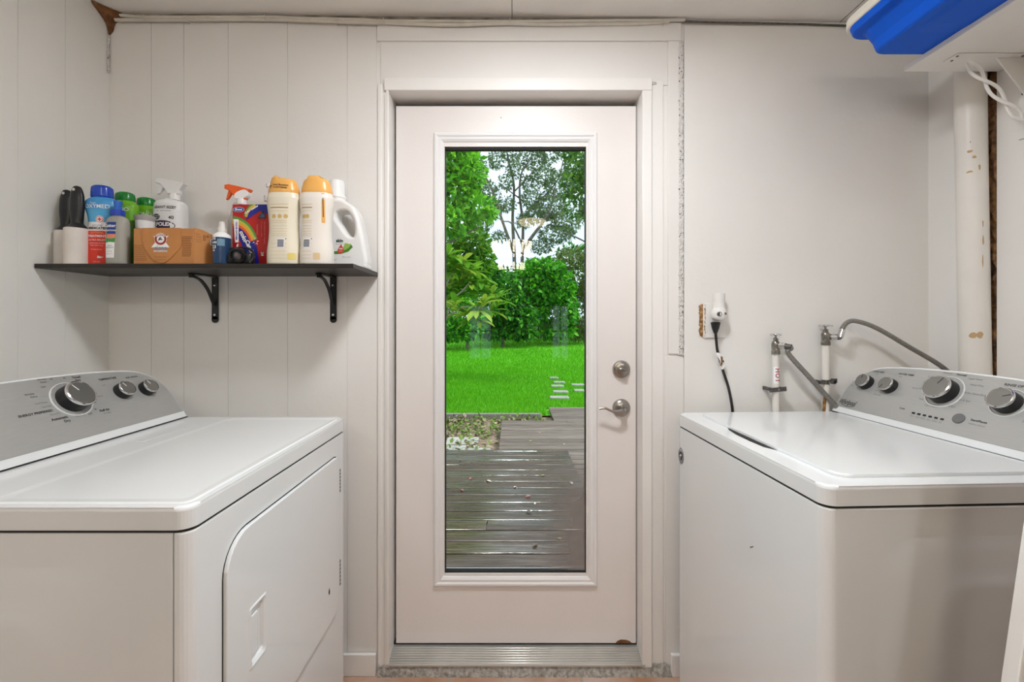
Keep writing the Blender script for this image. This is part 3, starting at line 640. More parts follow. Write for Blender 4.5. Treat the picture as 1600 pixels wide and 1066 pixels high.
def cutter():
    A = thing('insect_spray_bottle', 'translucent spray bottle with blue nozzle in front of the blue bottle', 'bottle', (-1.262, -.226, SZ), .10)
    cl = PL('cloudy_plastic', (.47, .46, .41), .25, trans=.25, spec=.5)
    L = Loft([(0, .029, .018, 2.6), (.004, .031, .020, 2.6), (.10, .0315, .020, 2.5), (.135, .031, .0195, 2.4), (.148, .027, .017, 2.2), (.154, .018, .014, 2), (.157, .016, .014, 2)])
    mb = MB(); L.add(mb, cl); b = mb.build('body', A)
    mb = MB(); mb.lathe([(.0185, .156), (.0185, .172), (.017, .174), (.010, .1745)], PL('collar_blue', (.01, .05, .42), .3), None, 28); mb.build('collar', A)
    mb = MB(); mb.lathe([(.0105, .174), (.0100, .188), (.0115, .198), (.0110, .204), (.003, .206)], PL('nozzle_blue', (.02, .13, .52), .3), None, 24); mb.build('nozzle', A)
    mb = MB(); blu = PL('cut_blue', (.012, .05, .27), .35); gr = PL('cut_green', (.05, .30, .06), .4); org = PL('cut_orange', (.80, .26, .14), .4)
    x0, x1 = -.0275, .009
    L.decal(mb, blu, [(x0, .095), (x1-.002, .095), (x1, .133), (x0, .133)]); L.decal(mb, org, [(x0+.002, .082), (x1-.003, .082), (x1-.002, .095), (x0, .095)])
    L.decal(mb, gr, [(x0+.003, .068), (x1-.004, .070), (x1-.002, .084), (-.006, .079), (x0+.001, .083)]); L.decal(mb, M['white_ink'], [(x0+.004, .020), (x1-.006, .020), (x1-.004, .068), (-.012, .071), (x0+.003, .066)])
    for s, z, sz, m, bo in (('Cutter', .121, .0135, M['white_ink'], .0003), ('SENSATIONS', .106, .0066, M['white_ink'], .0002), ('INSECT', .058, .005, M['ink'], 0), ('REPELLENT', .052, .005, M['ink'], 0), ('6 FL OZ', .040, .0045, M['grey_ink'], 0), ('KEEP OUT OF', .032, .0035, M['grey_ink'], 0)):
        mb.text(s, sz, m, lambda x, y, z=z: L.surf(x-.010, z+y, .0012), bold=bo)
    mb.build('label_print', b)
cutter()
def green_bottle(x, y, label, rz):
    A = thing('deodorizer_bottle', label, 'bottle', (x, y, SZ), rz, group='green bottles on the shelf')
    L = Loft([(0, .036, .024, 2.4), (.004, .039, .026, 2.4), (.12, .039, .026, 2.3), (.175, .042, .0265, 2.2), (.212, .043, .026, 2.2), (.226, .034, .0235, 2), (.232, .027, .023, 2)])
    mb = MB(); L.add(mb, GRN, lambda z: GRN if z > .16 else GRN2); b = mb.build('body', A)
    mb = MB(); C = Loft([(.231, .0290, .024, 2.1), (.236, .0295, .0245, 2.1), (.254, .0275, .023, 2.1), (.261, .019, .016, 2), (.2635, .006, .006, 2)], 20); C.add(mb, GRNC); mb.build('cap', A)
    mb = MB(); mb.text('BONO', .017, M['white_ink'], lambda u, v: L.surf(u+.006, .198+v, .0010), bold=.0002); mb.text('fresh & clean', .007, M['white_ink'], lambda u, v: L.surf(u+.004, .182+v, .0010)); L.decal(mb, M['grey_ink'], [(-.03, .155), (.03, .155), (.03, .160), (-.03, .160)]); mb.build('label_print', b)
GRN = PL('lime_plastic', (.17, .46, .02), .3); GRN2 = PL('dark_label', (.14, .30, .03), .35); GRNC = PL('green_cap', (.01, .22, .03), .22)
green_bottle(-1.330, -.124, 'green capped lime bottle behind the blue and red bottle', 0)
green_bottle(-1.312, -.058, 'green capped bottle behind the small white jar', .15)
def jar():
    A = thing('jar', 'small white jar with a flared grey rim behind the brown box', 'jar', (-1.243, -.146, SZ))
    mb = MB(); mb.lathe([(.026, 0), (.0275, .003), (.0275, .115), (.0255, .125), (.024, .135)], PL('jar_body', (.55, .53, .50), .25), None, 28); b = mb.build('body', A)
    mb = MB(); mb.lathe([(.0255, .130), (.026, .155), (.0265, .158)], M['white_ink'], None, 28); mb.build('neck', A)
    mb = MB(); mb.lathe([(.0265, .157), (.0285, .166), (.0300, .174), (.0285, .1745), (.002, .172)], PL('jar_lid', (.44, .41, .40), .4), None, 28); mb.build('lid', A)
jar()
def tumbler():
    A = thing('small_can', 'small dark metallic can behind the translucent spray bottle', 'can', (-1.218, -.196, SZ), group=None)
    mb = MB(); mb.lathe([(.012, 0), (.013, .002), (.013, .07), (.010, .082), (.010, .092), (.004, .094)], mat('dark_metal_can', (.13, .09, .07), .25, metal=.7), None, 20); A2 = mb.build('body', A)
    mb = MB(); mb.lathe([(.0105, .082), (.0105, .094), (.008, .097), (.001, .0972)], M['black_gloss'], None, 20); mb.build('lid', A)
tumbler()
def spray_head(A, m1, m2, z, s=1.0, flip=False, body_m=None):      # trigger sprayer pointing left
    k = -1 if flip else 1
    me = curve2d([([(-.043*s, .046*s), (-.043*s, .056*s), (-.030*s, .058*s), (.008*s, .050*s), (.045*s, .040*s), (.042*s, .036*s), (.030*s, .020*s), (.028*s, .008*s), (-.004*s, .008*s), (-.010*s, .020*s), (-.026*s, .040*s), (-.036*s, .044*s)], False)], .0085*s, .0025*s)
    mb = MB(); mb.mesh_data(me, m1, lambda c: Vector((c.x*k, c.z, z+c.y))); mb.build('sprayer_head', A)
    me = curve2d([([(-.030*s, .043*s), (-.022*s, .040*s), (-.024*s, .028*s), (-.036*s, .010*s), (-.040*s, .008*s), (-.036*s, .024*s)], False)], .004*s, .0018*s)
    mb = MB(); mb.mesh_data(me, m2, lambda c: Vector((c.x*k, c.z, z+c.y))); mb.build('trigger', A)
    mb = MB(); mb.lathe([(.0165*s, -.014*s), (.0165*s, .006*s), (.0155*s, .009*s), (.006*s, .0095*s)], body_m or m1, Matrix.Translation((.012*s*k, 0, z)), 28); mb.build('collar', A)
def folex():
    A = thing('spot_remover_bottle', 'large white trigger spray bottle with black lettering', 'bottle', (-1.213, -.072, SZ), .06)
    wb_ = PL('white_bottle', (.80, .80, .79), .35)
    L = Loft([(0, .047, .033, 3), (.005, .0505, .036, 3), (.20, .0510, .036, 2.8), (.232, .0490, .035, 2.6), (.244, .040, .030, 2.2), (.249, .022, .021, 2), (.252, .017, .017, 2)])
    mb = MB(); L.add(mb, wb_); b = mb.build('body', A); spray_head(A, wb_, wb_, .264, 1.02)
    mb = MB(); pur = PL('folex_purple', (.05, .02, .07), .4)
    mb.text('GIANT SIZE!', .0128, M['ink'], lambda x, y: L.surf(x+.001, .216+y, .001), bold=.0003, shear=.25)
    L.decal(mb, M['ink'], [(-.0465, .2035), (.042, .2035), (.042, .2048), (-.0465, .2048)]); sb = []
    for i in range(24): a = 2*PI*i/24; q = 1 if i % 2 else .78; sb.append((-.026+.0155*q*math.cos(a), .183+.0115*q*math.sin(a)))
    L.decal(mb, M['ink'], sb); mb.text('NO RINSE', .0052, M['white_ink'], lambda x, y: L.surf(x-.026, .1855+y, .0012)); mb.text('FORMULA', .0048, M['white_ink'], lambda x, y: L.surf(x-.026, .1795+y, .0012))
    mb.text('40', .0165, M['ink'], lambda x, y: L.surf(x+.024, .180+y, .001), bold=.0003)
    L.decal(mb, pur, circ(-.004, .152, .040, 28, .0185)); mb.text('FOLEX', .0172, M['white_ink'], lambda x, y: L.surf(x+.001, .1565+y, .0012), bold=.0008)
    mb.build('label_print', b)
folex()
def brown_box():
    A = thing('cardboard_box', 'open brown cardboard box with a round brand emblem on its front', 'box', (-1.195, -.246, SZ))
    kr = mat('kraft_card', (.55, .24, .075), .6, var=.08, vscale=12); kd = PL('kraft_ink', (.22, .09, .03), .6); w, h, d = .190, .1145, .052
    mb = MB(); mb.box((0, 0, 0), (w, d, h-.002), kr, bev=.001, seg=1); b = mb.build('carton', A)
    mb = MB(); P = [(.030, h-.001), (.030, .070), (.042, .042), (.062, .014), (.085, .004), (.100, .004), (.122, .020), (.150, .052), (.152, .066), (.150, h-.001)]
    mb.prism([(x, -.0005, z) for x, z in P], (0, -.0022, 0), kr); f = mb.build('front_flap', A)
    mb = MB(); pts = [(w, .0, 0), (w+.030, .052, 0), (w+.030, .052, h-.016), (w+.014, .024, h-.003), (w+.002, .001, h+.001)]
    mb.prism(pts, (-.0015, .0012, 0), kr); sf = mb.build('side_flap', A)
    mb = MB(); F = flat(-.0033)
    def dec(poly, m, y=-.0031): mb.raw([(x, y, z) for x, z in poly], [tuple(range(len(poly)))], m)
    cx, cz = .088, .078; wt = M['white_ink']; red = PL('emblem_red', (.40, .035, .035), .5)
    dec([(cx-.024, .088), (cx-.012, .074), (cx-.030, .052), (cx+.028, .052), (cx+.012, .074), (cx+.026, .090), (cx, .082)], wt, -.0029)
    dec(circ(cx, cz, .0195, 28), wt, -.0031); dec(circ(cx, cz, .0185, 28), red, -.0033); dec(circ(cx, cz, .0118, 24), wt, -.0035)
    mb.tube([(cx-.006, -.0036, cz-.004), (cx-.001, -.0036, cz+.003), (cx+.001, -.0036, cz-.001), (cx+.006, -.0036, cz-.002)], .0016, M['ink'], 6); mb.tube([(cx+.003*math.cos(a), -.0036, cz+.002+.004*math.sin(a)) for a in [k*.7 for k in range(8)]], .0008, M['ink'], 5)
    for k, ch in enumerate('ARM&HAMMER'):
        a = 2.5-k*.21; mb.text(ch, .0058, wt, lambda x, y, a=a: (cx+(.0150+y)*math.cos(a)+x*math.sin(a), -.0037, cz+(.0150+y)*math.sin(a)-x*math.cos(a)), bold=.0002)
    teal = PL('clean_blue', (.22, .38, .50), .5)
    mb.text('clean', .0200, teal, lambda x, y: (cx+x, -.0037, .0505+y)); mb.text('sensations', .0105, PL('pale', (.85, .87, .9)), lambda x, y: (cx+x, -.0037, .0410+y), bold=.0002); mb.text('fabric softener sheets', .0045, kd, lambda x, y: (cx+x, -.0037, .022+y)); mb.text('fresh scent 80 sheets', .0042, kd, lambda x, y: (cx+x, -.0037, .013+y))
    mb.build('emblem', f)
    mb = MB(); rq = random.Random(2)
    for k in range(12): z = .085-.0055*k; ln = rq.uniform(.026, .032); mb.raw([(.153, -.0004, z), (.153+ln*.8+.006, -.0004, z), (.153+ln*.8+.006, -.0004, z+.0022), (.153, -.0004, z+.0022)], [(0, 1, 2, 3)], kd)
    for k in range(9): z = .058-.0058*k; mb.raw([(.002, -.0004, z), (.028+.002*k, -.0004, z), (.028+.002*k, -.0004, z+.0016), (.002, -.0004, z+.0016)], [(0, 1, 2, 3)], kd)
    mb.build('fine_print', b)
    mb = MB(); ux, uy = .030/.060, .052/.060
    G = lambda u, v: (w+u*ux+.0008*1, u*uy-.0006, v)
    for s, u, v, sz in (('Please', .012, .096, .006), ('recycle', .014, .088, .006), ('this carton', .014, .079, .005), ('after use', .014, .073, .005)): mb.text(s, sz, kd, lambda x, y, u=u, v=v: G(u+x*.8, v+y))
    for u, v in ((.030, .092), (.030, .082), (.040, .093)): mb.tube([G(u+.003*math.cos(a), v+.004*math.sin(a)) for a in [k*.8 for k in range(9)]], .0008, kd, 5)
    mb.raw([G(.047, .066), G(.058, .066), G(.058, .086), G(.047, .086)], [(0, 1, 2, 3)], M['white_ink']); mb.raw([G(.050, .068), G(.057, .068), G(.057, .084), G(.050, .084)], [(0, 1, 2, 3)], PL('barcode_blue', (.08, .14, .2)))
    mb.build('flap_print', sf)
brown_box()
def mini_spray():
    A = thing('mini_spray_bottle', 'small navy and white spray bottle right of the brown box', 'bottle', (-.932, -.222, SZ))
    nv = PL('navy', (.012, .045, .115), .3); L = Loft([(0, .0235, .0235, 2), (.003, .0255, .0255, 2), (.085, .0255, .0255, 2), (.094, .0245, .0245, 2), (.101, .016, .016, 2), (.104, .012, .012, 2)])
    mb = MB(); L.add(mb, nv, lambda z: nv if z < .086 else M['white_ink']); b = mb.build('body', A)
    mb = MB(); mb.lathe([(.0125, .102), (.0125, .116), (.0095, .121), (.0085, .135), (.0070, .1385), (.001, .139)], PL('spray_cap', (.70, .68, .64), .4), None, 24); mb.build('spray_cap', A)
    mb = MB()
    for s, u, z, sz in (('EYE', -.010, .080, .010), ('CARE', -.010, .068, .009), ('23', -.008, .054, .015), ('oz', -.009, .044, .008)): mb.text(s, sz, M['white_ink'], lambda x, y, u=u, z=z: L.surf(u+x, z+y, .001), bold=.0003)
    L.decal(mb, PL('paleblue', (.15, .28, .38)), [(.002, .058), (.020, .058), (.020, .080), (.002, .080)]); mb.build('label_print', b)
mini_spray()
def gadget():
    A = thing('black_gadget', 'small glossy black gadget with round lens in front of the red box', 'lamp', (-.872, -.222, SZ))  # unidentified black device with a round lens
    mb = MB(); mb.box((-.044, -.012, 0), (.040, .018, .040), M['black'], bev=.011, seg=4); b = mb.build('housing', A)
    m_ = frame_mtx((.000, -.010, .028), (1, 0, 0), (0, -.25, .97), (0, -.97, -.25)); mb = MB(); mb.lathe([(.024, -.01), (.026, .004), (.024, .011), (.0195, .012), (.018, .006), (.010, .003), (.0005, .002)], M['black_gloss'], m_, 32); ln = mb.build('lens_ring', A)
    mb = MB(); mb.lathe([(.0135, .003), (.013, .007), (.006, .010), (.0005, .011)], mat('lens_glass', (.10, .09, .09), .06, spec=1), m_, 24); mb.build('lens', ln)
    mb = MB(); pts = smooth_path([(-.040, .006, .034), (-.046, -.002, .046), (-.020, .004, .054), (.014, .006, .056), (.040, .000, .042), (.043, -.006, .020), (.036, -.010, .006)], 6); mb.tube(pts, .0042, M['black'], 8); mb.build('strap', A)
gadget()
def orange_spray():
    A = thing('stain_spray_bottle', 'clear trigger spray bottle with bright orange trigger behind the red box', 'bottle', (-.959, -.095, SZ))
    cl = PL('clear_white_plastic', (.62, .63, .60), .2, trans=.3); og = PL('orange_trigger', (.86, .13, .02), .35)
    L = Loft([(0, .030, .028, 2.2), (.004, .032, .030, 2.2), (.14, .032, .030, 2.2), (.19, .024, .023, 2), (.225, .0165, .0165, 2), (.232, .014, .014, 2)])
    mb = MB(); L.add(mb, cl); mb.build('body', A); spray_head(A, og, og, .240, .95, body_m=PL('collar_white', (.78, .78, .76), .4))
    me = curve2d([([(-.006, .012), (.026, .010), (.038, .024), (.036, .032), (.016, .034)], True)], .0095, .002); mb = MB(); mb.mesh_data(me, M['white_ink'], lambda c: Vector((c.x, c.z, .240+c.y))); mb.build('sprayer_shell', A)
orange_spray()
def red_box():
    A = thing('colour_catcher_box', 'red and blue dye trapping sheets box with a rainbow band', 'box', (-.919, -.190, SZ))
    rd = PL('carton_red', (.46, .012, .010), .4); bl = PL('carton_blue', (.012, .020, .26), .4); w, h, d = .119, .2035, .048
    mb = MB(); mb.box((0, 0, 0), (w, d, h), rd, bev=.0012, seg=1); b = mb.build('carton', A); mb = MB(); yy = [-.0003]
    def dec(poly, m):
        yy[0] -= .00015; mb.raw([(min(max(x, .0005), w-.0005), yy[0], min(max(z, .0005), h-.0005)) for x, z in poly], [tuple(range(len(poly)))], m)
    def arcband(cx, cz, r0, r1, a0, a1, m, sx=1, n=18):
        P = [(cx+sx*r0*math.cos(a0+(a1-a0)*k/n), cz+r0*math.sin(a0+(a1-a0)*k/n)) for k in range(n+1)]; Q = [(cx+sx*r1*math.cos(a0+(a1-a0)*k/n), cz+r1*math.sin(a0+(a1-a0)*k/n)) for k in range(n+1)]
        yy[0] -= .00012; mb.raw([(min(max(x, .0005), w-.0005), yy[0], min(max(z, .0005), h-.0005)) for x, z in P+Q], [(k, k+1, n+2+k, n+1+k) for k in range(n)], m)
    cols = [PL('rb%d' % i, c, .4) for i, c in enumerate(((.08, .30, .06), (.55, .50, .05), (.75, .35, .05), (.75, .10, .02)))]
    dec([(.0, .002), (.010, .080), (.018, .142), (.030, .146), (.050, .130), (.066, .104), (.082, .060), (.090, .0), (.060, 0)], bl)
    dec([(0, .0), (.058, .0), (.040, .05), (.022, .09), (.004, .10)], rd)
    for i, c in enumerate(cols): arcband(.000, .052, .112-.008*i, .104-.008*i, .35, 1.55, c, .78)
    dec([(.044, .150), (.060, .190), (.075, .2030), (.118, .2030), (.118, .170), (.092, .182), (.070, .168)], bl)
    for i, c in enumerate(cols[:3]): arcband(.085, .150, .060-.005*i, .055-.005*i, 1.75, 2.9, c, .8)
    dec(circ(.022, .186, .019, 20, .0085), PL('oval', (.30, .42, .55))); dec(circ(.022, .186, .0165, 20, .0065), bl); dec([(.010, .078), (.022, .078), (.022, .154), (.006, .154)], M['white_ink'])
    dec([(.084, .158), (.100, .180), (.114, .168), (.108, .156)], M['ink']); dec([(.088, .160), (.099, .175), (.110, .165), (.104, .158)], PL('slate', (.06, .10, .2)))
    yz = yy[0]-.0003; wi = M['white_ink']
    def tx(s, cx, cz, sz, ang, m, bo=.0003, sh=0, sx=1): mb.text(s, sz, m, lambda x, y: (cx+x*math.cos(ang)-y*math.sin(ang), yz, cz+x*math.sin(ang)+y*math.cos(ang)), bold=bo, shear=sh, sx=sx)
    tx('Shout', .022, .186, .010, 0, wi); tx('COLOR CATCHER', .015, .116, .0072, -PI/2, PL('bl2', (.03, .04, .3))); tx('color', .038, .125-.028, .019, -1.15, wi, .0008, .2); tx('Catcher', .060, .058, .019, -1.15, wi, .0008, .2); tx('Color Catcher', .064, .186, .0085, .55, wi, .0004, .2); tx('L', .020, .060, .030, -.3, wi, .001)
    tx('the original dye trapping', .108, .110, .0075, -PI/2, PL('rl', (.62, .18, .16)), 0); tx('24 sheets in wash', .098, .122, .007, -PI/2, PL('rl2', (.62, .18, .16)), 0); tx('maximum', .084, .120, .009, -PI/2, PL('rl3', (.62, .2, .18)), 0); tx('24', .100, .040, .013, -PI/2, wi, .0005)
    for k in range(7): a = k*.9; yy[0] = yz; dec([(.078+.012*math.cos(a), .082+.016*math.sin(a)), (.078+.005*math.cos(a+.3), .082+.007*math.sin(a+.3)), (.078+.005*math.cos(a-.3), .082+.007*math.sin(a-.3))], (wi, PL('pk', (.6, .15, .2)))[k % 2])
    mb.build('printed_art', b)
red_box()
def softener(x, y, rz, label, kind):
    A = thing('scent_booster_bottle', label, 'bottle', (x, y, SZ), rz, group='cream bottles with orange caps')
    cr = BOOST if kind == 0 else BOOST2
    L = Loft([(0, .049, .030, 2.7), (.004, .051, .032, 2.7), (.035, .0515, .032, 2.6), (.085, .0465, .0295, 2.5), (.115, .0450, .029, 2.5), (.155, .0465, .030, 2.5), (.195, .0515, .032, 2.5), (.212, .0525, .0325, 2.5), (.224, .0490, .031, 2.4), (.230, .047, .030, 2.4)])
    mb = MB(); L.add(mb, cr); b = mb.build('body', A)
    ky = [(.229, .0470, .0305, 2.4), (.234, .0475, .031, 2.4), (.258, .043, .028, 2.3), (.274, .038, .025, 2.2), (.280, .032, .021, 2.1)]
    mb = MB(); C = Loft(ky, 20); zz = C.z; R = []
    for z in zz:
        r = C.ring(z)
        if z > .262: r = [(p[0], p[1], p[2]+(.006 if kind == 0 else .004)*(z-.262)/.018*(1 if (p[0] < -.012 if kind == 0 else abs(p[0]+.004) < .018) else -.8)) for p in r]
        R.append(r)
    mb.rings(R, BCAP); c_ = mb.build('cap', A)
    mb = MB(); yl = PL('gold_print', (.62, .44, .16), .5); pl = PL('pale_gold', (.70, .60, .40), .5)
    wd = .030 if kind == 0 else .018; uo = 0 if kind == 0 else -.020
    bars = [(.188, .003, pl), (.178, .0028, PL('br%d' % kind, (.36, .22, .07), .5)), (.168, .002, pl), (.137, .002, pl), (.131, .002, pl), (.121, .0018, pl), (.112, .0018, pl), (.104, .0018, pl), (.096, .0018, pl), (.090, .0018, pl), (.064, .0018, pl), (.052, .0018, pl), (.040, .0018, pl), (.028, .0018, pl), (.018, .0018, pl)]
    for z, hh, m in bars: L.decal(mb, m, [(uo-wd, z), (uo+wd*(.9 if z > .15 else .75), z), (uo+wd*(.9 if z > .15 else .75), z+hh), (uo-wd, z+hh)])
    for k in range(3 if kind == 0 else 2): L.decal(mb, yl, circ(uo-wd*.6+k*wd*.62, .152, .0068, 14))
    bu = .004 if kind == 0 else -.022; L.decal(mb, M['white_ink'], [(bu-.012, .052), (bu+.012, .052), (bu+.012, .082), (bu-.012, .082)])
    for k in range(7): L.decal(mb, M['ink'] if k % 2 else PL('bb', (.05, .09, .2)), [(bu-.010, .055+.0035*k), (bu+.010, .055+.0035*k), (bu+.010, .0572+.0035*k), (bu-.010, .0572+.0035*k)], .0008)
    L.decal(mb, M['ink'], [(bu+.014, .079), (bu+.017, .079), (bu+.017, .082), (bu+.014, .082)])
    su = .036 if kind == 0 else .010; L.decal(mb, PL('seal%d' % kind, (.74, .60, .18) if kind == 0 else (.74, .55, .32), .5), rrect(su-.011, .014, su+.011, .036, .004, 3)); 
    if kind: L.decal(mb, BCAP, [(.024, .132), (.034, .132), (.0345, .226), (.0245, .226)]); L.decal(mb, M['ink'], [(.0280, .15), (.0305, .15), (.0305, .21), (.0280, .21)], .0010)
    mb.build('label_print', b)
    if kind == 0:
        mb = MB(); mb.text('Scent Boosters', .008, M['ink'], lambda x, y: C.surf(x+.002, .252+y-.05*x, .0014), bold=.0002); mb.text('in-wash freshness', .006, M['ink'], lambda x, y: C.surf(x+.002, .244+y-.05*x, .0014), bold=.0002); mb.tube([C.surf(-.030+.004*math.cos(a), .247+.004*math.sin(a), .001) for a in [k*.7 for k in range(8)]], .0009, M['ink'], 5); mb.build('cap_print', c_)
BOOST = PL('cream_bottle', (.78, .72, .58), .3); BOOST2 = PL('pearl_bottle', (.80, .75, .68), .3); BCAP = PL('amber_cap', (.80, .42, .11), .3)
softener(-.736, -.213, 0, 'cream scent booster bottle with amber cap beside the red box', 0)
softener(-.630, -.213, .06, 'cream scent booster bottle with amber side stripe beside the white jug', 1)
def pump():
    A = thing('pump_bottle', 'white pump bottle whose spout shows above the red box', 'bottle', (-.842, -.078, SZ))
    wp = PL('pump_white', (.78, .77, .75), .3); mb = MB(); mb.lathe([(.030, 0), (.033, .004), (.033, .20), (.028, .225), (.014, .235), (.014, .245)], wp, None, 28); mb.build('body', A)
    mb = MB(); mb.lathe([(.017, .243), (.017, .262), (.008, .264), (.0055, .266), (.0055, .292), (.010, .294), (.010, .305), (.002, .306)], wp, Matrix.Translation((-.018, 0, 0)), 24); mb.build('pump_head', A)
pump()
def jug():
    A = thing('detergent_jug', 'big white laundry detergent jug with looped handle at the right end of the shelf', 'jug', (-.587, -.068, SZ))
    wj = PL('jug_white', (.82, .815, .80), .3)
    out = [(-.070, .018), (-.074, .040), (-.076, .150), (-.074, .205), (-.066, .228), (-.050, .236), (-.014, .236), (.004, .226), (.022, .214), (.038, .184), (.052, .125), (.064, .060), (.068, .034), (.066, .020), (.054, .012), (-.060, .012)]
    hole = [(-.022, .226), (.022, .222), (.054, .178), (.060, .118), (.044, .092), (.008, .102), (-.026, .146), (-.048, .180), (-.044, .212)]
    def res(P, n=5): return [(p.x, p.y) for p in smooth_path([(x, y, 0) for x, y in P+[P[0]]], n)[:-1]]
    cx, cz = .006, .162
    me = curve2d([(res(out), False), ([(cx+(x-cx)*.80-.002, cz+(z-cz)*.84) for x, z in res(hole)], False)], .022, .012, 5)
    hole_in = res(hole)
    mb = MB(); mb.mesh_data(me, wj, lambda c: Vector((c.x, c.z, c.y)), smooth=True)
    mb.box((-.066, -.032, .0), (.050, .032, .034), wj, bev=.012)
    b = mb.build('body', A)
    mb = MB(); mb.lathe([(.032, .236), (.031, .250), (.030, .262)], wj, Matrix.Translation((-.038, 0, 0)), 36); mb.build('neck', A)
    mb = MB(); mb.lathe([(.031, .254), (.0325, .257), (.0315, .262), (.0275, .268), (.0265, .312), (.0245, .318), (.002, .319)], PL('jug_cap', (.84, .835, .82), .3), Matrix.Translation((-.038, 0, 0)), 40); mb.build('cap', A)
    mb = MB(); y = [-.0342]
    def dec(poly, m): y[0] -= .00012; mb.raw([(x, y[0], z) for x, z in poly], [tuple(range(len(poly)))], m)
    gd = PL('leaf_dark', (.07, .23, .03)); gl = PL('leaf_light', (.32, .48, .10)); rd = PL('jug_red', (.62, .07, .05)); red2 = PL('jug_red2', (.42, .02, .03))
    dec([(-.07, .060), (-.04, .054), (-.010, .054), (.016, .062), (.032, .078), (.024, .090), (.004, .070), (-.030, .063), (-.07, .068)], gd)
    dec([(-.006, .066), (.004, .092), (.016, .090), (.026, .086), (.018, .076), (.006, .068)], gl); dec([(-.006, .058), (-.015, .055), (-.022, .062), (-.020, .072), (-.009, .088), (-.001, .074), (.001, .063)], rd)
    dec(circ(-.060, .140, .0145, 24, .022), red2); yy_ = y[0]-.0002
    for s, x, z, sz, m, bo in (('skin', -.014, .100, .0155, PL('sk', (.01, .06, .05)), .0006), ('for sensitive', -.014, .089, .0055, M['grey_ink'], 0), ('FREE', -.010, .072, .0062, M['white_ink'], .0002), ('of dyes', -.010, .064, .0042, M['white_ink'], 0), ('PLUS', -.042, .042, .009, M['grey_ink'], 0), ('50 fl oz 1.56 qt', .010, .043, .005, M['grey_ink'], 0), ('concentrated', -.038, .034, .005, M['grey_ink'], 0), ('ARM', -.058, .140, .008, M['white_ink'], .0003)): mb.text(s, sz, m, lambda u, v, x=x, z=z: (x+u, yy_, z+v), bold=bo)
    mb.build('label_print', b)
jug()

# ------------------------------------------------------------------ right side: outlet, adapter, cord, taps, hoses, pipe
def outlet():
    p0, p1 = at(1098, 528, -.006), at(1131, 474, -.006)
    A = thing('outlet_plate', 'square white outlet plate with torn brown plaster along its left edge', 'outlet', ((p0.x+p1.x)/2, -.0064, p0.z)); w = (p1.x-p0.x)/2; h = p1.z-p0.z
    mb = MB(); mb.box((-w, -.006, 0), (w, 0, h), M['white_plain'], bev=.002); mb.build('cover_plate', A)
    mb = MB(); rq = random.Random(9); vs = []; n = 22
    for i in range(n+1):
        z = h*(i/n)*.94+.004; a = -w-.014+rq.uniform(-.003, .003)+(.008 if i in (0, n) else 0); b = -w+.006+rq.uniform(-.002, .002)
        for k in range(4): vs.append((a+(b-a)*k/3, -.0008-.003*rq.random()*(0 if k == 0 else 1)-(.0055 if k == 3 else 0), z))
    mb.raw(vs, [(i*4+k, i*4+k+1, (i+1)*4+k+1, (i+1)*4+k) for i in range(n) for k in range(3)], M['drywall_torn']); mb.build('torn_edge', A)
    c = at(1123, 492, -.035)
    B = thing('plug_adapter', 'white plug in device standing upright on the outlet plate', 'adapter', (c.x, -.0365, c.z))
    mb = MB(); L = Loft([(-.022, .006, .006, 2), (-.019, .016, .016, 2), (-.008, .0255, .0225, 2), (.004, .0270, .0230, 2), (.016, .0245, .0215, 2), (.026, .0205, .0185, 2), (.045, .0195, .0175, 2), (.074, .0215, .019, 2), (.078, .0212, .0188, 2)]); L.add(mb, M['white_plain']); bd = mb.build('body', B)
    mb = MB(); mb.lathe([(.015, .0775), (.014, .0782), (.0005, .0782)], M['grey_ink'], Matrix.Scale(1, 4), 20); mb.build('top_cap', B)
    mb = MB()
    for u, v, r in ((-.008, .002, .0085), (.013, .004, .0045)):
        q = L.surf(u, v, .0); mb.lathe([(r, -.003), (r, .0012), (r*.8, .002), (r*.75, .0), (.0005, .0004)], M['galv'], frame_mtx(q, (1, 0, 0), (0, 0, 1), (0, -1, 0)), 16)
    mb.build('contact', B)
    C = thing('power_cord', 'black power cord hanging from the adapter down behind the washing machine', 'cord', (0, 0, 0))
    mb = MB(); k = at(1118, 503, -.036); mb.lathe([(.0085, 0), (.0165, -.002), (.0165, -.006), (.0125, -.024), (.0075, -.038), (.006, -.042)], M['black'], Matrix.Translation((k.x, -.036, k.z)), 20); mb.build('plug', C)
    mb = MB(); pts = smooth_path([at(1118, 514, -.036), at(1119, 530, -.034), at(1121, 548, -.030), at(1126, 565, -.028), at(1130, 580, -.028), at(1138, 605, -.028), at(1143, 630, -.026), at(1145, 650, -.024), at(1146, 690, -.022)], 6); mb.tube(pts, .0048, M['black'], 10); mb.build('cable', C)
    mb = MB(); me = curve2d([([(-.012, .028), (.000, .024), (.012, .012), (.017, -.006), (.015, -.024), (.004, -.031), (-.002, -.020), (-.001, -.004), (-.006, .010)], True)], .0012, .0006); q = at(1126, 564, -.036); mb.mesh_data(me, M['white_ink'], lambda c: Vector((q.x+c.x, -.0375-c.z+.35*abs(c.x), q.z+c.y)))
    mb.tube([Vector((q.x+.002, -.0395, q.z+.016)), Vector((q.x+.003, -.0395, q.z-.002)), Vector((q.x-.001, -.0395, q.z-.018))], .0032, M['rust'], 6); mb.lathe([(.0035, 0), (.003, .002), (.0003, .0022)], M['black'], frame_mtx((q.x+.0075, -.0385, q.z-.001), (1, 0, 0), (0, 0, 1), (0, -1, 0)), 10); mb.build('cord_tag', C, )
outlet()
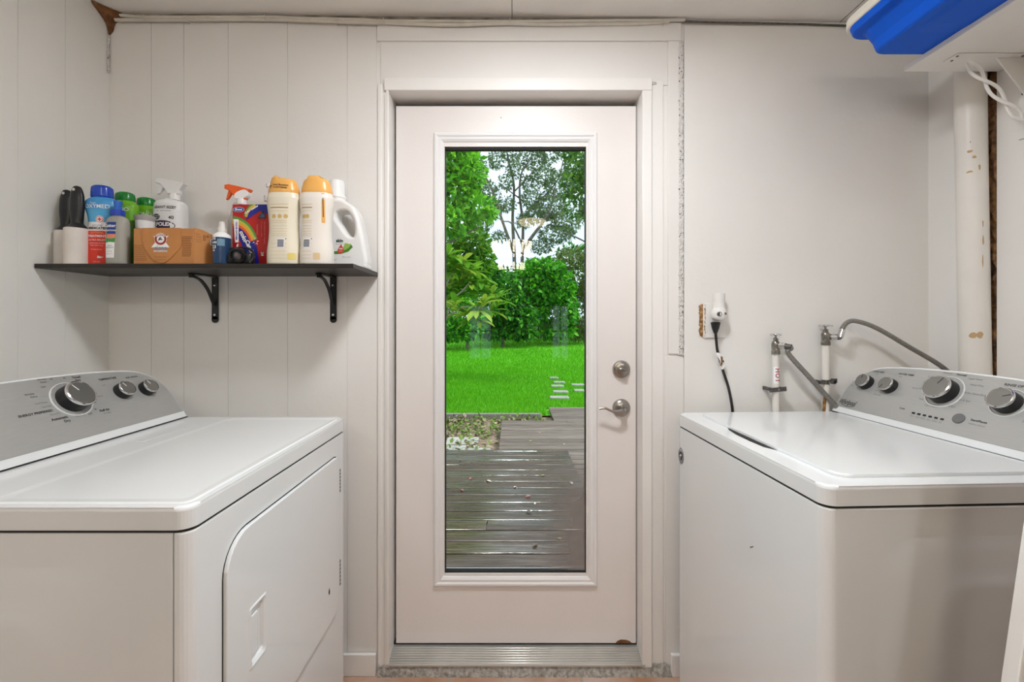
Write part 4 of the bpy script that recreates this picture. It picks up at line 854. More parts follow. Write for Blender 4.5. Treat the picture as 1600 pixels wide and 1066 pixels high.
def tap(px, pyv, label, hot):
    y = -.042; top = at(px, pyv, y); X0 = top.x; zt = top.z                 # zt: top of the handle
    A = thing('water_pipe', label, 'water pipe', (X0, y, 0))
    mb = MB(); zb = zt-.062; mb.lathe([(.0115, .62), (.0115, zb)], M['pvc'], None, 20); p = mb.build('riser', A)
    if hot:
        mb = MB(); q = at(1212, 586, y); zt_ = q.z; mb.rings([[(.0119*math.sin(a), -.0119*math.cos(a), z) for a in [-1.15+2.3*k/10 for k in range(11)]] for z in (zt_-.030, zt_+.030)], M['white_ink'], False, False, closed=False)
        rdm = PL('hot_red', (.42, .02, .03), .5)
        mb.text('HOT', .022, rdm, lambda x, v: (.0124*math.sin(v/.012), -.0124*math.cos(v/.012), zt_-x), bold=.0005, spacing=1.15); mb.build('hot_label', p)
    else:
        mb = MB(); q = at(1286, 628, y); mb.tube([(-.008, -.010, q.z+.03), (-.0105, -.0085, q.z), (-.012, -.006, q.z-.06)], [.004, .0052, .0045], M['rust'], 8); mb.build('rust_streak', p)
    mb = MB(); mb.lathe([(.0145, zb-.012), (.0150, zb-.010), (.0150, zb), (.0125, zb+.004), (.0125, zb+.006)], M['brass'], None, 8, smooth=False); mb.lathe([(.0118, zb+.004), (.0135, zb+.010), (.0140, zb+.026), (.0115, zb+.034), (.0085, zb+.037), (.0085, zb+.046), (.0035, zb+.048), (.0035, zt-.004)], M['brass'], None, 20)
    sd = Vector((.55, -.83, 0)) if hot else Vector((1, -.12, 0)).normalized()
    c0 = Vector((0, 0, zb+.019)); mb.tube([c0, c0+sd*.016], .0085, M['brass'], 12); mb.tube([c0+sd*.014, c0+sd*.034], .0120, M['chrome'], 14, smooth=False); v = mb.build('valve', A)
    mb = MB(); L = .034 if not hot else .026
    for a in (.15, .15+PI/2): 
        dx, dy = math.cos(a)*L*.8, math.sin(a)*L*.8; mb.tube([(-dx, -dy, zt-.003), (-dx*.5, -dy*.5, zt-.001), (0, 0, zt-.003), (dx*.5, dy*.5, zt-.001), (dx, dy, zt-.003)], [.0042, .0030, .005, .0030, .0042], M['chrome'], 10)
    mb.lathe([(.004, zt-.006), (.006, zt-.003), (.004, zt+.001), (.0005, zt+.001)], M['chrome'], None, 12); mb.build('tap_handle', v)
    zs = at(0, 608 if hot else 597, y).z; mb = MB()
    if hot: mb.box((-.031, -.015, zs-.008), (.031, -.0125, zs+.008), M['galv'], bev=.001, mtx=Matrix.Translation((0, 0, zs)) @ Matrix.Rotation(-.10, 4, 'Y') @ Matrix.Translation((0, 0, -zs)))
    else:
        mb.box((-.028, -.010, zs-.007), (-.010, -.007, zs+.005), M['galv']); mb.box((.010, -.014, zs-.002), (.032, -.0115, zs+.014), M['galv'])
        mb.lathe([(.0125, zs-.008), (.0125, zs+.008)], M['galv'], None, 20)
    mb.box((-.004, -.020, zs-.004), (.004, -.012, zs+.004), M['brass'], bev=.0015)
    for s in (-1, 1): mb.box((s*.024-.004, -.014, zs-.006), (s*.024+.004, .034, zs+.006), M['galv'])
    mb.build('pipe_strap', A)
    return Vector((X0, y, 0))+c0+sd*.034, sd
ph, sh = tap(1212, 522, 'left water riser pipe marked with red HOT lettering', True)
pc, sc_ = tap(1290, 508, 'right water riser pipe with chrome tap, nearest the right corner', False)
mb = MB(); e1 = at(1300, 628, -.062); e2 = Vector((1.235, -.085, 1.02)); pts = smooth_path([ph, ph+sh*.012+Vector((.006, 0, -.006)), at(1232, 553, -.070), at(1265, 590, -.068), e1, at(1330, 660, -.060)], 8)
H = thing('water_hose', 'straight grey hose running down from the hot tap to the washing machine', 'hose', group='washing machine hoses')
mb.tube(pts, .0085, M['steel_hose'], 12); mb.build('braided_hose', H); mb = MB(); mb.tube([ph-sh*.004, ph+sh*.016+Vector((.003, 0, -.003))], .0105, M['galv'], 12); mb.build('hose_nut', H)
H = thing('water_hose', 'grey hose arching from the cold tap over the washing machine console', 'hose', group='washing machine hoses')
mb = MB(); pts = smooth_path([pc, pc+Vector((.012, -.004, .002)), at(1313, 526, -.058), at(1316, 514, -.058), at(1324, 504, -.060), at(1338, 502, -.064), at(1370, 513, -.075), at(1420, 542, -.090), at(1470, 572, -.105), at(1500, 600, -.12)], 8); mb.tube(pts, .0080, M['steel_hose'], 12); mb.build('braided_hose', H)
mb = MB(); mb.tube([pc-sc_*.004, pc+sc_*.014], .0108, M['galv'], 12); mb.tube([at(1312.5, 527, -.058), at(1316, 515, -.058)], .0102, M['chrome'], 12); mb.build('hose_nut', H)
# vent pipe on the right wall
A = thing('vent_pipe', 'wide white painted pipe standing upright against the right wall', 'pipe', (1.505, -.198, 0))
mb = MB(); R = []
for z, dx in ((0, .030), (.9, .014), (1.25, .006), (1.8, -.004), (2.10, -.008), (ZC, -.012)): R.append([(dx+.0385*math.cos(2*PI*j/40), .0385*math.sin(2*PI*j/40), z) for j in range(40)])
R = [[(min(p[0], XR-1.505-.001), p[1], p[2]) for p in r] for r in R]
mb.rings(R, M['pvc']); p = mb.build('pipe', A)
mb = MB(); rq = random.Random(4)
def stain(a, z, w, h, m):
    vs = []; n = 10
    for k in range(n):
        t = 2*PI*k/n; q = rq.uniform(.7, 1.2); da = w*q*math.cos(t); dz = h*q*math.sin(t); dx = .014+(z+dz-.9)/(1.25-.9)*(.006-.014) if z < 1.25 else .006-(z+dz-1.25)/.55*.010
        vs.append((dx+.0389*math.cos(a+da), .0389*math.sin(a+da), z+dz))
    mb.raw(vs, [tuple(range(n))], m)
st = mat('pipe_stain', (.50, .33, .17), .8)
for a, z, w, h in ((-2.45, 1.266, .28, .010), (-2.05, 1.268, .22, .012), (-2.45, 1.855, .20, .004), (-2.2, 1.835, .14, .004), (-2.5, 1.79, .22, .004), (-1.9, 1.80, .08, .010), (-1.75, 1.62, .05, .012), (-1.75, 1.57, .06, .016), (-1.80, 1.50, .05, .02)):
    mb = MB(); stain(a, z, w, h, st); mb.build('stain', p)
mb = MB(); stain(-2.42, 1.885, .035, .0022, M['ink']); mb.build('stain', p)

# ------------------------------------------------------------------ upper right: white shelf, bracket, cords, blue tote
US = 2.100
mb = MB(); mb.box((1.240, -1.5, US), (XR-.002, -.242, US+.016), M['white_plain'], bev=.0012, seg=1); tag(mb.build('white_shelf'), 'white melamine shelf high on the right wall under the blue tote', 'shelf')
A = thing('white_bracket', 'white metal bracket under the high white shelf', 'bracket', (XR, -.318, US))
mb = MB(); mb.box((-.232, -.022, -.003), (-.004, .022, -.0002), M['white_plain'], bev=.001, seg=1); mb.build('shelf_arm', A)
mb = MB(); mb.box((-.006, -.020, -.24), (-.002, .020, 0), M['white_plain'], bev=.001, seg=1); mb.build('wall_leg', A)
mb = MB(); mb.prism([(-.095, -.002, -.003), (-.006, -.002, -.003), (-.006, -.002, -.120)], (0, .004, 0), M['white_plain']); mb.build('gusset', A)
for x, y in ((-.216, .012), (-.222, -.010), (-.045, .010), (-.030, -.012)):
    mb = MB(); mb.lathe([(.0035, -.0034), (.0030, -.0048), (.0004, -.0052)], M['galv'], Matrix.Translation((x, y, 0)), 10); mb.build('screw', A)
for z in (-.015, -.105):
    mb = MB(); mb.lathe([(.005, 0), (.005, .0015), (.0005, .002)], M['black'], frame_mtx((-.006, .006, z), (0, 1, 0), (0, 0, 1), (-1, 0, 0)), 12); mb.build('hole_plug', A)
A = thing('twisted_cord', 'white twisted cord dangling below the high white shelf', 'cord', (0, 0, 0))
p0 = at(1512, 97, -.335); p1 = at(1597, 188, -.362)
for ph_ in (0, PI):
    pts = []
    for k in range(61):
        t = k/60; c = p0.lerp(p1, t); dr = (p1-p0).normalized(); s1 = Vector((dr.z, 0, -dr.x)).normalized(); s2 = dr.cross(s1); w_ = .013*(1-.15*t)*min(1, t*9+.1)*min(1, (1-t)*9+.15)
        pts.append(c+s1*w_*math.sin(t*2.6*PI+ph_)+s2*.006*math.cos(t*2.6*PI+ph_))
    mb = MB(); mb.tube(pts, .0043, M['white_plain'], 8); mb.build('strand', A)
def tote():
    A = thing('storage_tote', 'bright blue plastic storage tote with off white lid on the high shelf', 'storage box', (1.278, -.905, US+.0165))
    # local: long side along y; far end at y = +.62
    def rr_(hx, y0, y1, r): return rrect(-hx, y0, hx, y1, r, 6)
    lv = [(0, .185, -.60, .600, .03), (.004, .192, -.605, .606, .035), (.030, .200, -.615, .612, .04), (.058, .222, -.620, .618, .05), (.062, .226, -.63, .622, .05), (.064, .250, -.645, .632, .05), (.085, .256, -.65, .636, .05)]
    mb = MB(); mb.rings([[(x, y, z) for x, y in rr_(h, a, b, r)] for z, h, a, b, r in lv], M['blue_bin'], True, True, smooth=False); tb = mb.build('tub', A, bevel=.003)
    mb = MB(); mb.rings([[(x, y, z) for x, y in rr_(h, a, b, r)] for z, h, a, b, r in ((-.0035, .150, -.5, .46, .03), (.0, .165, -.52, .5, .03))], M['blue_bin'], True, False, smooth=False)
    mb.build('base_ridge', tb)
    mb = MB(); mb.rings([[(x, y, z) for x, y in rr_(h, a, b, r)] for z, h, a, b, r in ((.083, .258, -.655, .640, .05), (.086, .262, -.66, .645, .055), (.108, .262, -.66, .645, .055), (.116, .254, -.65, .637, .05))], M['lid'], True, True, smooth=False); mb.build('lid', A, bevel=.002)
tote()
# ------------------------------------------------------------------ upper left corner, ceiling cables
mb = MB(); rq = random.Random(11)
cx, cz = XL+.004, zc(XL)-.003
def blob(p, r, n=10, m=M['foam']):
    R = []
    for i in range(n+1):
        th = PI*i/n; R.append([(p[0]+max(.0005, r[0]*math.sin(th))*math.cos(2*PI*j/16)*rq.uniform(.9, 1.1), p[1]+max(.0005, r[1]*math.sin(th))*math.sin(2*PI*j/16)*rq.uniform(.9, 1.1), p[2]+r[2]*math.cos(th)) for j in range(16)])
    mb.rings(R, m, False, False)
tri = lambda z, w, d: [(cx, -.001, z), (cx+w, -.001, z), (cx+w*.95, -.004-d*.1, z), (cx+w*.35, -d*.65, z), (cx+.008, -d, z), (cx, -d, z)]
lev = [(cz, .060, .075), (cz-.008, .056, .066), (cz-.020, .038, .044), (cz-.032, .024, .024), (cz-.045, .018, .014), (cz-.060, .015, .010), (cz-.070, .010, .007), (cz-.073, .004, .004)]
mb.rings([[(x+rq.uniform(-.002, .002), y+rq.uniform(-.002, .002), z+rq.uniform(-.002, .002)) for x, y, z in tri(*l)] for l in lev], M['foam'], True, True, smooth=False)
tag(mb.build('foam_patch'), 'rough brown foam filling the top left corner under the ceiling', 'filler')
mb = MB(); rq = random.Random(12)
for k in range(14):
    z = Z(60)-(Z(60)-Z(112))*k/13; q = rq.uniform(.5, 1.2); mb.lathe([(.0006, -.012*q), (.004*q, -.006), (.0045*q, .004), (.0006, .012*q)], M['crust'], Matrix.Translation((XL+.005, -.008, z)), 8)
tag(mb.build('caulk_bead'), 'lumpy caulk bead down the back left corner of the wall', 'caulk')
def ceil_cable(name, pts, r, label, staples):
    A = thing('ceiling_cable', label, 'cable', group='cream cables along the ceiling edge')
    mb = MB(); mb.tube(smooth_path(pts, 6), r, M['cable'], 8); mb.build('cable', A)
    for s in staples:
        mb = MB(); mb.tube([s+Vector((0, .008, .009)), s+Vector((0, -.008, .007)), s+Vector((.001, -.009, -.006)), s+Vector((0, .006, -.009))], .0018, M['cable'], 6); mb.build('staple', A)
rq = random.Random(8)
def line(L): return [at(px, py, y) for px, py, y in L]
U = line([(188, 24, -.016), (230, 27, -.016), (330, 27, -.018), (420, 27, -.018), (470, 29, -.016), (560, 31, -.016), (600, 33, -.018), (680, 33.5, -.020), (790, 34, -.020), (870, 33.5, -.018), (960, 32.5, -.016), (1030, 32, -.016), (1070, 31, -.014)])
V = line([(180, 31, -.014), (260, 31.5, -.014), (360, 30.5, -.014), (430, 31, -.014), (520, 34, -.014), (600, 36, -.016), (680, 38.5, -.020), (730, 38.5, -.020), (790, 37, -.018), (860, 38.5, -.016), (940, 38, -.014), (1010, 36.5, -.014), (1045, 34, -.014)])
ceil_cable('a', U, .0060, 'upper cream cable stapled along the ceiling edge above the door', [at(px, py, -.018) for px, py in ((226, 28), (415, 27.5), (600, 33.5), (797, 34))])
ceil_cable('b', V, .0058, 'lower cream cable running under its twin along the ceiling edge', [at(px, py, -.016) for px, py in ((590, 36), (1036, 34.5), (295, 31), (525, 34))])
A = thing('ceiling_cable', 'thin brown cable along the ceiling edge at the right', 'cable', group='cream cables along the ceiling edge')
mb = MB(); mb.tube(smooth_path(line([(1060, 33, -.010), (1100, 34.5, -.010), (1180, 36, -.010), (1260, 38, -.010), (1340, 41, -.010), (1400, 44, -.01)]), 6), .0035, M['galv'], 8); mb.build('cable', A)
mb = MB(); x1 = X(1063); mb.prism([(XL, -.006, zc(XL)-.012), (x1, -.006, zc(x1)-.012), (x1, -.006, zc(x1)), (XL, -.006, zc(XL))], (0, .006, 0), mat('ceiling_gap', (.16, .13, .10), .9, col2=(.42, .38, .32), vscale=14)); struct(mb.build('trim_8'))  # mottled dark strip along the gap under the ceiling

# ------------------------------------------------------------------ leaning panel at the lower right edge
A = thing('leaning_panel', 'white edged wooden panel leaning beside the washing machine at the right edge', 'panel', (.690, -.925, 0)); A.rotation_euler = (0, math.radians(8.2), 0)
mb = MB(); mb.box((-.012, -.020, .004), (.014, .004, 1.30), M['white_plain'], bev=.003); mb.build('edge_rail', A)
mb = MB(); mb.box((.014, -.014, .006), (.34, .0, 1.28), mat('tan_board', (.36, .23, .13), .55, var=.3, vscale=5, stretch=(8, 8, 1))); mb.build('board', A)

# ------------------------------------------------------------------ lamps: frosted ceiling lamp and the chandelier in the room behind, plus added fill lamps
A = thing('ceiling_lamp', 'flat round ceiling lamp above the laundry floor', 'lamp', (.10, -.86, zc(.25)))
mb = MB(); mb.lathe([(.15, 0), (.152, -.016), (.145, -.020), (.131, -.018), (.001, -.017)], M['white_plain'], None, 40); mb.build('lamp_base', A)
EM = mat('lamp_frost', (.9, .9, .88), .4, emit=(.975, 1, 1.03), es=LAMP_STRENGTH)
mb = MB(); mb.lathe([(.131, -.016), (.130, -.020), (.124, -.023), (.105, -.024), (.001, -.0245)], EM, None, 40); mb.build('lamp_shade', A)
A = thing('ceiling_lamp', 'round amber ceiling lamp in the room behind, reflected in the door glass', 'lamp', (.22, -3.0, zc(.3)))
mb = MB(); mb.lathe([(.17, 0), (.17, -.02), (.165, -.025), (.001, -.025)], M['white_plain'], None, 36); mb.build('lamp_base', A)
mb = MB(); mb.lathe([(.15, -.025), (.146, -.045), (.12, -.068), (.07, -.085), (.001, -.093)], mat('lamp_amber', (.9, .7, .4), .4, emit=(1, .80, .52), es=9), None, 36); mb.build('lamp_shade', A)
EM2 = mat('fill_lamp_frost', (.9, .9, .88), .4, emit=(.98, 1, 1.02), es=FILL_LAMP_STRENGTH)
for x, w_ in ((-1.0, 'dryer'), (1.04, 'washing machine')):  # unseen fill lamps added behind the camera, shaped like ceiling fittings
    A = thing('ceiling_lamp', 'added round fill lamp in the room behind, on the %s side' % w_, 'lamp', (x, -2.6, zc(x+.1)), group='added fill lamps')
    mb = MB(); mb.lathe([(.14, 0), (.14, -.02), (.135, -.025), (.001, -.025)], M['white_plain'], None, 36); mb.build('lamp_base', A)
    mb = MB(); mb.lathe([(.125, -.025), (.122, -.045), (.105, -.068), (.070, -.085), (.030, -.092), (.001, -.093)], EM2, None, 36); mb.build('lamp_shade', A)
def chandelier():
    A = thing('chandelier', 'two tier glass prism chandelier reflected in the door glass', 'chandelier', (-.005, -3.30, 0))
    gm = mat('prism_glow', (.9, .85, .7), .2, emit=(1, .87, .66), es=CHANDELIER_STRENGTH); br = mat('bronze', (.10, .06, .03), .35, metal=.8)
    mb = MB(); mb.lathe([(.05, zc(0)), (.05, zc(0)-.02), (.008, zc(0)-.025), (.008, 2.20)], br, None, 16); mb.build('stem', A)
    for (r0, r1, z0, z1, n) in ((.235, .195, 2.225, 2.085, 26), (.150, .135, 1.985, 1.900, 18)):
        mb = MB(); mb.lathe([(r1+.012, z0-.004), (r0+.012, z0), (r0+.012, z0+.012), (r0-.006, z0+.012)], br, None, 40, caps=False); mb.lathe([(r1-.01, z1-.016), (r1+.030, z1-.014), (r1+.032, z1-.004), (r1-.01, z1)], br, None, 40, caps=False); mb.build('ring', A)
        for k in range(n):
            a = 2*PI*k/n; c, s = math.cos(a), math.sin(a); mb = MB(); P0 = Vector((r0*c, r0*s, z0)); P1 = Vector((r1*c, r1*s, z1)); mb.tube([P0, P0.lerp(P1, .5), P1], [.011, .015, .009], gm, 5, smooth=False); mb.build('prism', A)
    mb = MB(); mb.lathe([(.006, 2.2), (.02, 2.08), (.006, 2.0), (.02, 1.93), (.004, 1.88)], br, None, 14); mb.build('spindle', A)
chandelier()

# ------------------------------------------------------------------ garden
rng = np.random.default_rng(4)
def np_mesh(name, V, F, mats, parent=None, mi=None):
    me = bpy.data.meshes.new(name); V = np.asarray(V, np.float32); F = np.asarray(F, np.int32); k = F.shape[1]
    me.vertices.add(len(V)); me.vertices.foreach_set('co', V.ravel()); me.loops.add(F.size); me.loops.foreach_set('vertex_index', F.ravel())
    me.polygons.add(len(F)); me.polygons.foreach_set('loop_start', np.arange(len(F), dtype=np.int32)*k); me.polygons.foreach_set('loop_total', np.full(len(F), k, np.int32))
    for m in mats: me.materials.append(m)
    if mi is not None: me.polygons.foreach_set('material_index', np.asarray(mi, np.int32))
    me.update(calc_edges=True); me.validate(); o = bpy.data.objects.new(name, me); COL.objects.link(o)
    if parent: o.parent = parent
    return o
def leaves(C, size, aspect=.5, droop=.3, fold=.25, updir=.4, outd=None):   # folded leaf quads at points C
    n = len(C); d = rng.normal(size=(n, 3)); d[:, 2] -= droop
    if outd is not None: d += outd*1.2
    d /= np.linalg.norm(d, axis=1, keepdims=True)
    up = rng.normal(size=(n, 3))*.7; up[:, 2] += updir+.6; s = np.cross(d, up); s /= np.linalg.norm(s, axis=1, keepdims=True)+1e-9; nn = np.cross(s, d)
    L = (size*rng.uniform(.6, 1.3, n))[:, None]; w = L*aspect*.5
    V = np.stack([C, C+d*L*.45+s*w+nn*w*fold, C+d*L-nn*L*.12, C+d*L*.45-s*w+nn*w*fold], 1).reshape(-1, 3)
    b = np.arange(n)[:, None]*4; F = np.concatenate([b+[[0, 1, 2]], b+[[0, 2, 3]]], 1).reshape(-1, 3)
    return V, F
def blobs(cl, n):                                                    # points in the outer shells of ellipsoidal leaf clumps
    w = np.array([c[3]*c[4]*c[5] for c in cl])**.67; k = rng.choice(len(cl), n, p=w/w.sum()); c = np.array(cl)[k]
    d = rng.normal(size=(n, 3)); d /= np.linalg.norm(d, axis=1, keepdims=True); r = rng.uniform(.35, 1, n)**.5
    return c[:, :3]+d*c[:, 3:6]*r[:, None], d
def limbs(parent, paths, m, name='branch'):
    for pts, r0, r1 in paths:
        mb = MB(); P = smooth_path(pts, 5); n = len(P); mb.tube(P, [r0+(r1-r0)*i/(n-1) for i in range(n)], m, 7); mb.build(name, parent)
BARK = mat('bark_grey', (.20, .17, .14), .9, col2=(.09, .075, .06), vscale=8, bump=.5, bscale=20)
BARKP = mat('pale_bark', (.36, .32, .26), .85, var=.3, vscale=12)
# ground, lawn
def zg(y): return -.15+max(0, y-5.2)*.0254
mb = MB(); mb.box((-9, WT, -.5), (11, 6.2, -.20), mat('bare_soil', (.13, .09, .06), .95, col2=(.30, .22, .15), vscale=16, bump=.8, bscale=40)); struct(mb.build('ground'))
LAWN = mat('lawn_soil_green', (.095, .40, .004), .8, col2=(.14, .46, .008), vscale=1.1, bump=.6, bscale=30)
mb = MB(); vs = []; ny = 24; Y = [5.2+(40-5.2)*i/ny for i in range(ny+1)]
for y in Y: vs += [(-14, y, zg(y)-.02), (16, y, zg(y)-.02)]
mb.raw(vs, [(2*i, 2*i+1, 2*i+3, 2*i+2) for i in range(ny)], LAWN); struct(mb.build('ground_lawn', recalc=False))
def grass():
    pts = []
    for y0, y1, dens in ((5.2, 6.6, 4200), (6.6, 8.5, 2600), (8.5, 11.5, 1300), (11.5, 16, 520), (16, 24, 170)):
        for (xa, xb, f) in ((-.24, .26, 1), (-.9, -.24, .10), (.26, .9, .10)):
            dm = (y0+y1)/2+1.62; a = (xb-xa)*dm*(y1-y0); n = int(a*dens*f); y = rng.uniform(y0, y1, n); x = rng.uniform(xa, xb, n)*(y+1.62); pts.append(np.stack([x, y], 1))
    P = np.concatenate(pts)
    keep = ~((P[:, 0] > .55) & (P[:, 1] < 5.62)); P = P[keep]
    for sx, sy, hx, hy in STONES: P = P[~((abs(P[:, 0]-sx) < hx*.95) & (abs(P[:, 1]-sy) < hy*.9))]
    n = len(P); z = -.15+(P[:, 1]-5.2)*.0254-.02; far = np.clip((P[:, 1]-6)/8, 0, 1)
    h = rng.uniform(.035, .085, n)*(1+far*.4); w = .004+.008*far+rng.uniform(0, .004, n); a = rng.uniform(0, 2*PI, n); ln = rng.uniform(.2, .9, n)*h; la = rng.uniform(0, 2*PI, n)
    B = np.stack([P[:, 0], P[:, 1], z], 1); s = np.stack([np.cos(a)*w, np.sin(a)*w*.4, 0*a], 1); T = B+np.stack([np.cos(la)*ln, np.sin(la)*ln, h], 1)
    V = np.stack([B-s, B+s, T], 1).reshape(-1, 3); F = np.arange(3*n).reshape(-1, 3)
    g = np_mesh('lawn_grass', V, F, [leafmat('grass_blade', (.07, .30, .002), (.11, .45, .004), (.22, .60, .012), .5, .35)])
    tag(g, 'bright green lawn grass beyond the wooden deck', 'grass', kind='stuff')
STONES = []
for px, py, w in ((874, 623, 30), (876, 614, 24), (871, 605, 20), (874, 599, 18), (866, 592, 14), (905, 612, 16), (903, 603, 20)):
    y = 6; 
    for _ in range(20): y = (CAM_Z-zg(y))*FPX/(py-502)+CAM_Y
    d = y-CAM_Y; STONES.append(((px-800)*d/FPX, y, w*d/FPX/2, .12))
grass()
STM = mat('stepping_stone', (.34, .35, .30), .8, var=.25, vscale=9, bump=.3)
for i, (x, y, hx, hy) in enumerate(STONES):
    mb = MB(); P = rrect(x-hx, y-hy, x+hx, y+hy, .05, 4); mb.prism([(a, b, zg(y)-.05) for a, b in P], (0, 0, .085), STM, bev=.008)
    tag(mb.build('stepping_stone'), ('pale stepping stone set in the lawn, nearest the deck step' if i == 0 else 'pale stepping stone set in the lawn beyond the first one'), 'stone', group='stepping stones in the lawn')
# deck platforms
def wet_wood(name, c1, c2, r0, r1, wet):
    m = bpy.data.materials.new(name); m.use_nodes = True; n = m.node_tree.nodes; l = m.node_tree.links; b = n['Principled BSDF']
    tc = n.new('ShaderNodeTexCoord'); mp = n.new('ShaderNodeMapping'); mp.inputs['Scale'].default_value = (1.2, 16, 16); l.new(tc.outputs['Object'], mp.inputs['Vector'])
    ns = n.new('ShaderNodeTexNoise'); ns.inputs['Scale'].default_value = 3.2; ns.inputs['Detail'].default_value = 7; l.new(mp.outputs['Vector'], ns.inputs['Vector'])
    g = n.new('ShaderNodeNewGeometry'); rmp = n.new('ShaderNodeValToRGB'); rmp.color_ramp.elements[0].position = .3; rmp.color_ramp.elements[1].position = .72
    rmp.color_ramp.elements[0].color = (*c2, 1); rmp.color_ramp.elements[1].color = (*c1, 1); l.new(ns.outputs['Fac'], rmp.inputs['Fac'])
    hs = n.new('ShaderNodeHueSaturation'); ml = n.new('ShaderNodeMath'); ml.operation = 'MULTIPLY_ADD'; ml.inputs[1].default_value = .5; ml.inputs[2].default_value = .75; l.new(g.outputs['Random Per Island'], ml.inputs[0]); l.new(ml.outputs[0], hs.inputs['Value']); l.new(rmp.outputs['Color'], hs.inputs['Color']); l.new(hs.outputs['Color'], b.inputs['Base Color'])
    n2 = n.new('ShaderNodeTexNoise'); n2.inputs['Scale'].default_value = 1.3; n2.inputs['Detail'].default_value = 5; mp2 = n.new('ShaderNodeMapping'); mp2.inputs['Scale'].default_value = (1.0, 7, 7); l.new(tc.outputs['Object'], mp2.inputs['Vector']); l.new(mp2.outputs['Vector'], n2.inputs['Vector'])
    r2 = n.new('ShaderNodeMapRange'); r2.inputs['From Min'].default_value = .4; r2.inputs['From Max'].default_value = .62; r2.inputs['To Min'].default_value = r0; r2.inputs['To Max'].default_value = r1; l.new(n2.outputs['Fac'], r2.inputs['Value']); l.new(r2.outputs['Result'], b.inputs['Roughness'])
    bp = n.new('ShaderNodeBump'); bp.inputs['Strength'].default_value = .55; bp.inputs['Distance'].default_value = .006; l.new(ns.outputs['Fac'], bp.inputs['Height']); l.new(bp.outputs['Normal'], b.inputs['Normal']); l.new(bp.outputs['Normal'], b.inputs['Coat Normal'])
    r3 = n.new('ShaderNodeMapRange'); r3.inputs['From Min'].default_value = .40; r3.inputs['From Max'].default_value = .55; r3.inputs['To Min'].default_value = wet; r3.inputs['To Max'].default_value = 0; l.new(n2.outputs['Fac'], r3.inputs['Value']); l.new(r3.outputs['Result'], b.inputs['Coat Weight'])
    b.inputs['Coat Roughness'].default_value = .06; b.inputs['Coat IOR'].default_value = 1.75; b.inputs['Specular IOR Level'].default_value = .5+.4*wet
    return m
WET = wet_wood('wet_deck_wood', (.10, .066, .050), (.018, .009, .005), .10, .40, 1.0); DRY = wet_wood('weathered_deck_wood', (.22, .175, .145), (.085, .06, .048), .4, .6, .0)
def deck(name, x0, x1, y0, y1, z, m, label, bw=.14):
    mb = MB(); y = y0; rq = random.Random(int(y0*100))
    while y < y1-.02:
        b = min(y+bw-.012, y1); xs = sorted([x0, x1]+([x0+rq.uniform(.25, .8)*(x1-x0)] if rq.random() < .4 and x1-x0 > 3 else []))
        for a, c in zip(xs[:-1], xs[1:]): mb.box((a+.001, y, z-.032+rq.uniform(-.001, .001)), (c-.001, b, z+rq.uniform(-.001, .001)), m, bev=.003, seg=1)
        y += bw
    mb.box((x0+.02, y0+.02, z-.16), (x1-.02, y1-.02, z-.034), M['dark']); return tag(mb.build(name), label, 'deck')
deck('wooden_deck', -2.6, .575, WT+.045, 2.88, -.020, WET, 'wet dark wooden deck right outside the glass door')
deck('wooden_deck', .585, 3.2, WT+.045, 2.88, -.060, DRY, 'weathered deck boards along the right edge of the wet deck')
deck('wooden_deck', -.145, 3.2, 2.90, 4.56, -.100, DRY, 'lower weathered grey deck beyond the wet deck')
deck('wooden_deck', .60, 3.2, 4.57, 5.55, -.105, DRY, 'small far deck step reaching into the lawn')
# kerb timber, pavers, litter
mb = MB(); mb.box((-4, 5.10, -.22), (.46, 5.19, -.125), mat('kerb_timber', (.26, .24, .22), .8, var=.4, vscale=20, stretch=(1, 10, 10)), bev=.005); tag(mb.build('kerb_timber'), 'grey timber edging between the lawn and the bare bed', 'edging')
PV = mat('pale_paver', (.44, .42, .38), .8, var=.25, vscale=8, bump=.3)
pv = [(-.98, 3.10, .16, .17), (-.60, 3.08, .20, .15), (-.97, 3.45, .17, .15), (-.58, 3.42, .19, .17), (-.32, 3.36, .07, .13), (-.62, 3.80, .20, .16), (-1.0, 3.82, .15, .17), (-1.36, 3.3, .18, .2)]
for i, (x, y, hx, hy) in enumerate(pv):
    mb = MB(); P = rrect(x-hx, y-hy, x+hx, y+hy, .03, 3); mb.prism([(a, b, -.22) for a, b in P], (0, 0, .045), PV, bev=.006); tag(mb.build('paver'), 'pale paving slab in the leaf strewn bed beside the deck', 'paver', group='pavers in the bed')
n = 2600; P = np.stack([rng.uniform(-1.9, .5, n), rng.uniform(2.95, 5.05, n), np.full(n, -.185)], 1); P = P[~((P[:, 0] > -.16) & (P[:, 1] < 4.6))]
P = P[(rng.random(len(P)) < np.where(P[:, 1] > 3.95, 1, .30))]; P[:, 2] += rng.uniform(0, .05, len(P))
V, F = leaves(P, .075, .55, .0, .2, .8); n3 = len(F)
o = np_mesh('leaf_litter', V, F, [leafmat('litter', (.10, .055, .035), (.12, .26, .02), (.42, .32, .24), .7, .1)]); tag(o, 'brown leaf litter and weeds in the bed beside the lower deck', 'leaf litter', kind='stuff')
LF = [mat('fallen_%d' % i, c, .5) for i, c in enumerate(((.30, .42, .05), (.55, .45, .38), (.35, .10, .08), (.10, .07, .05)))]
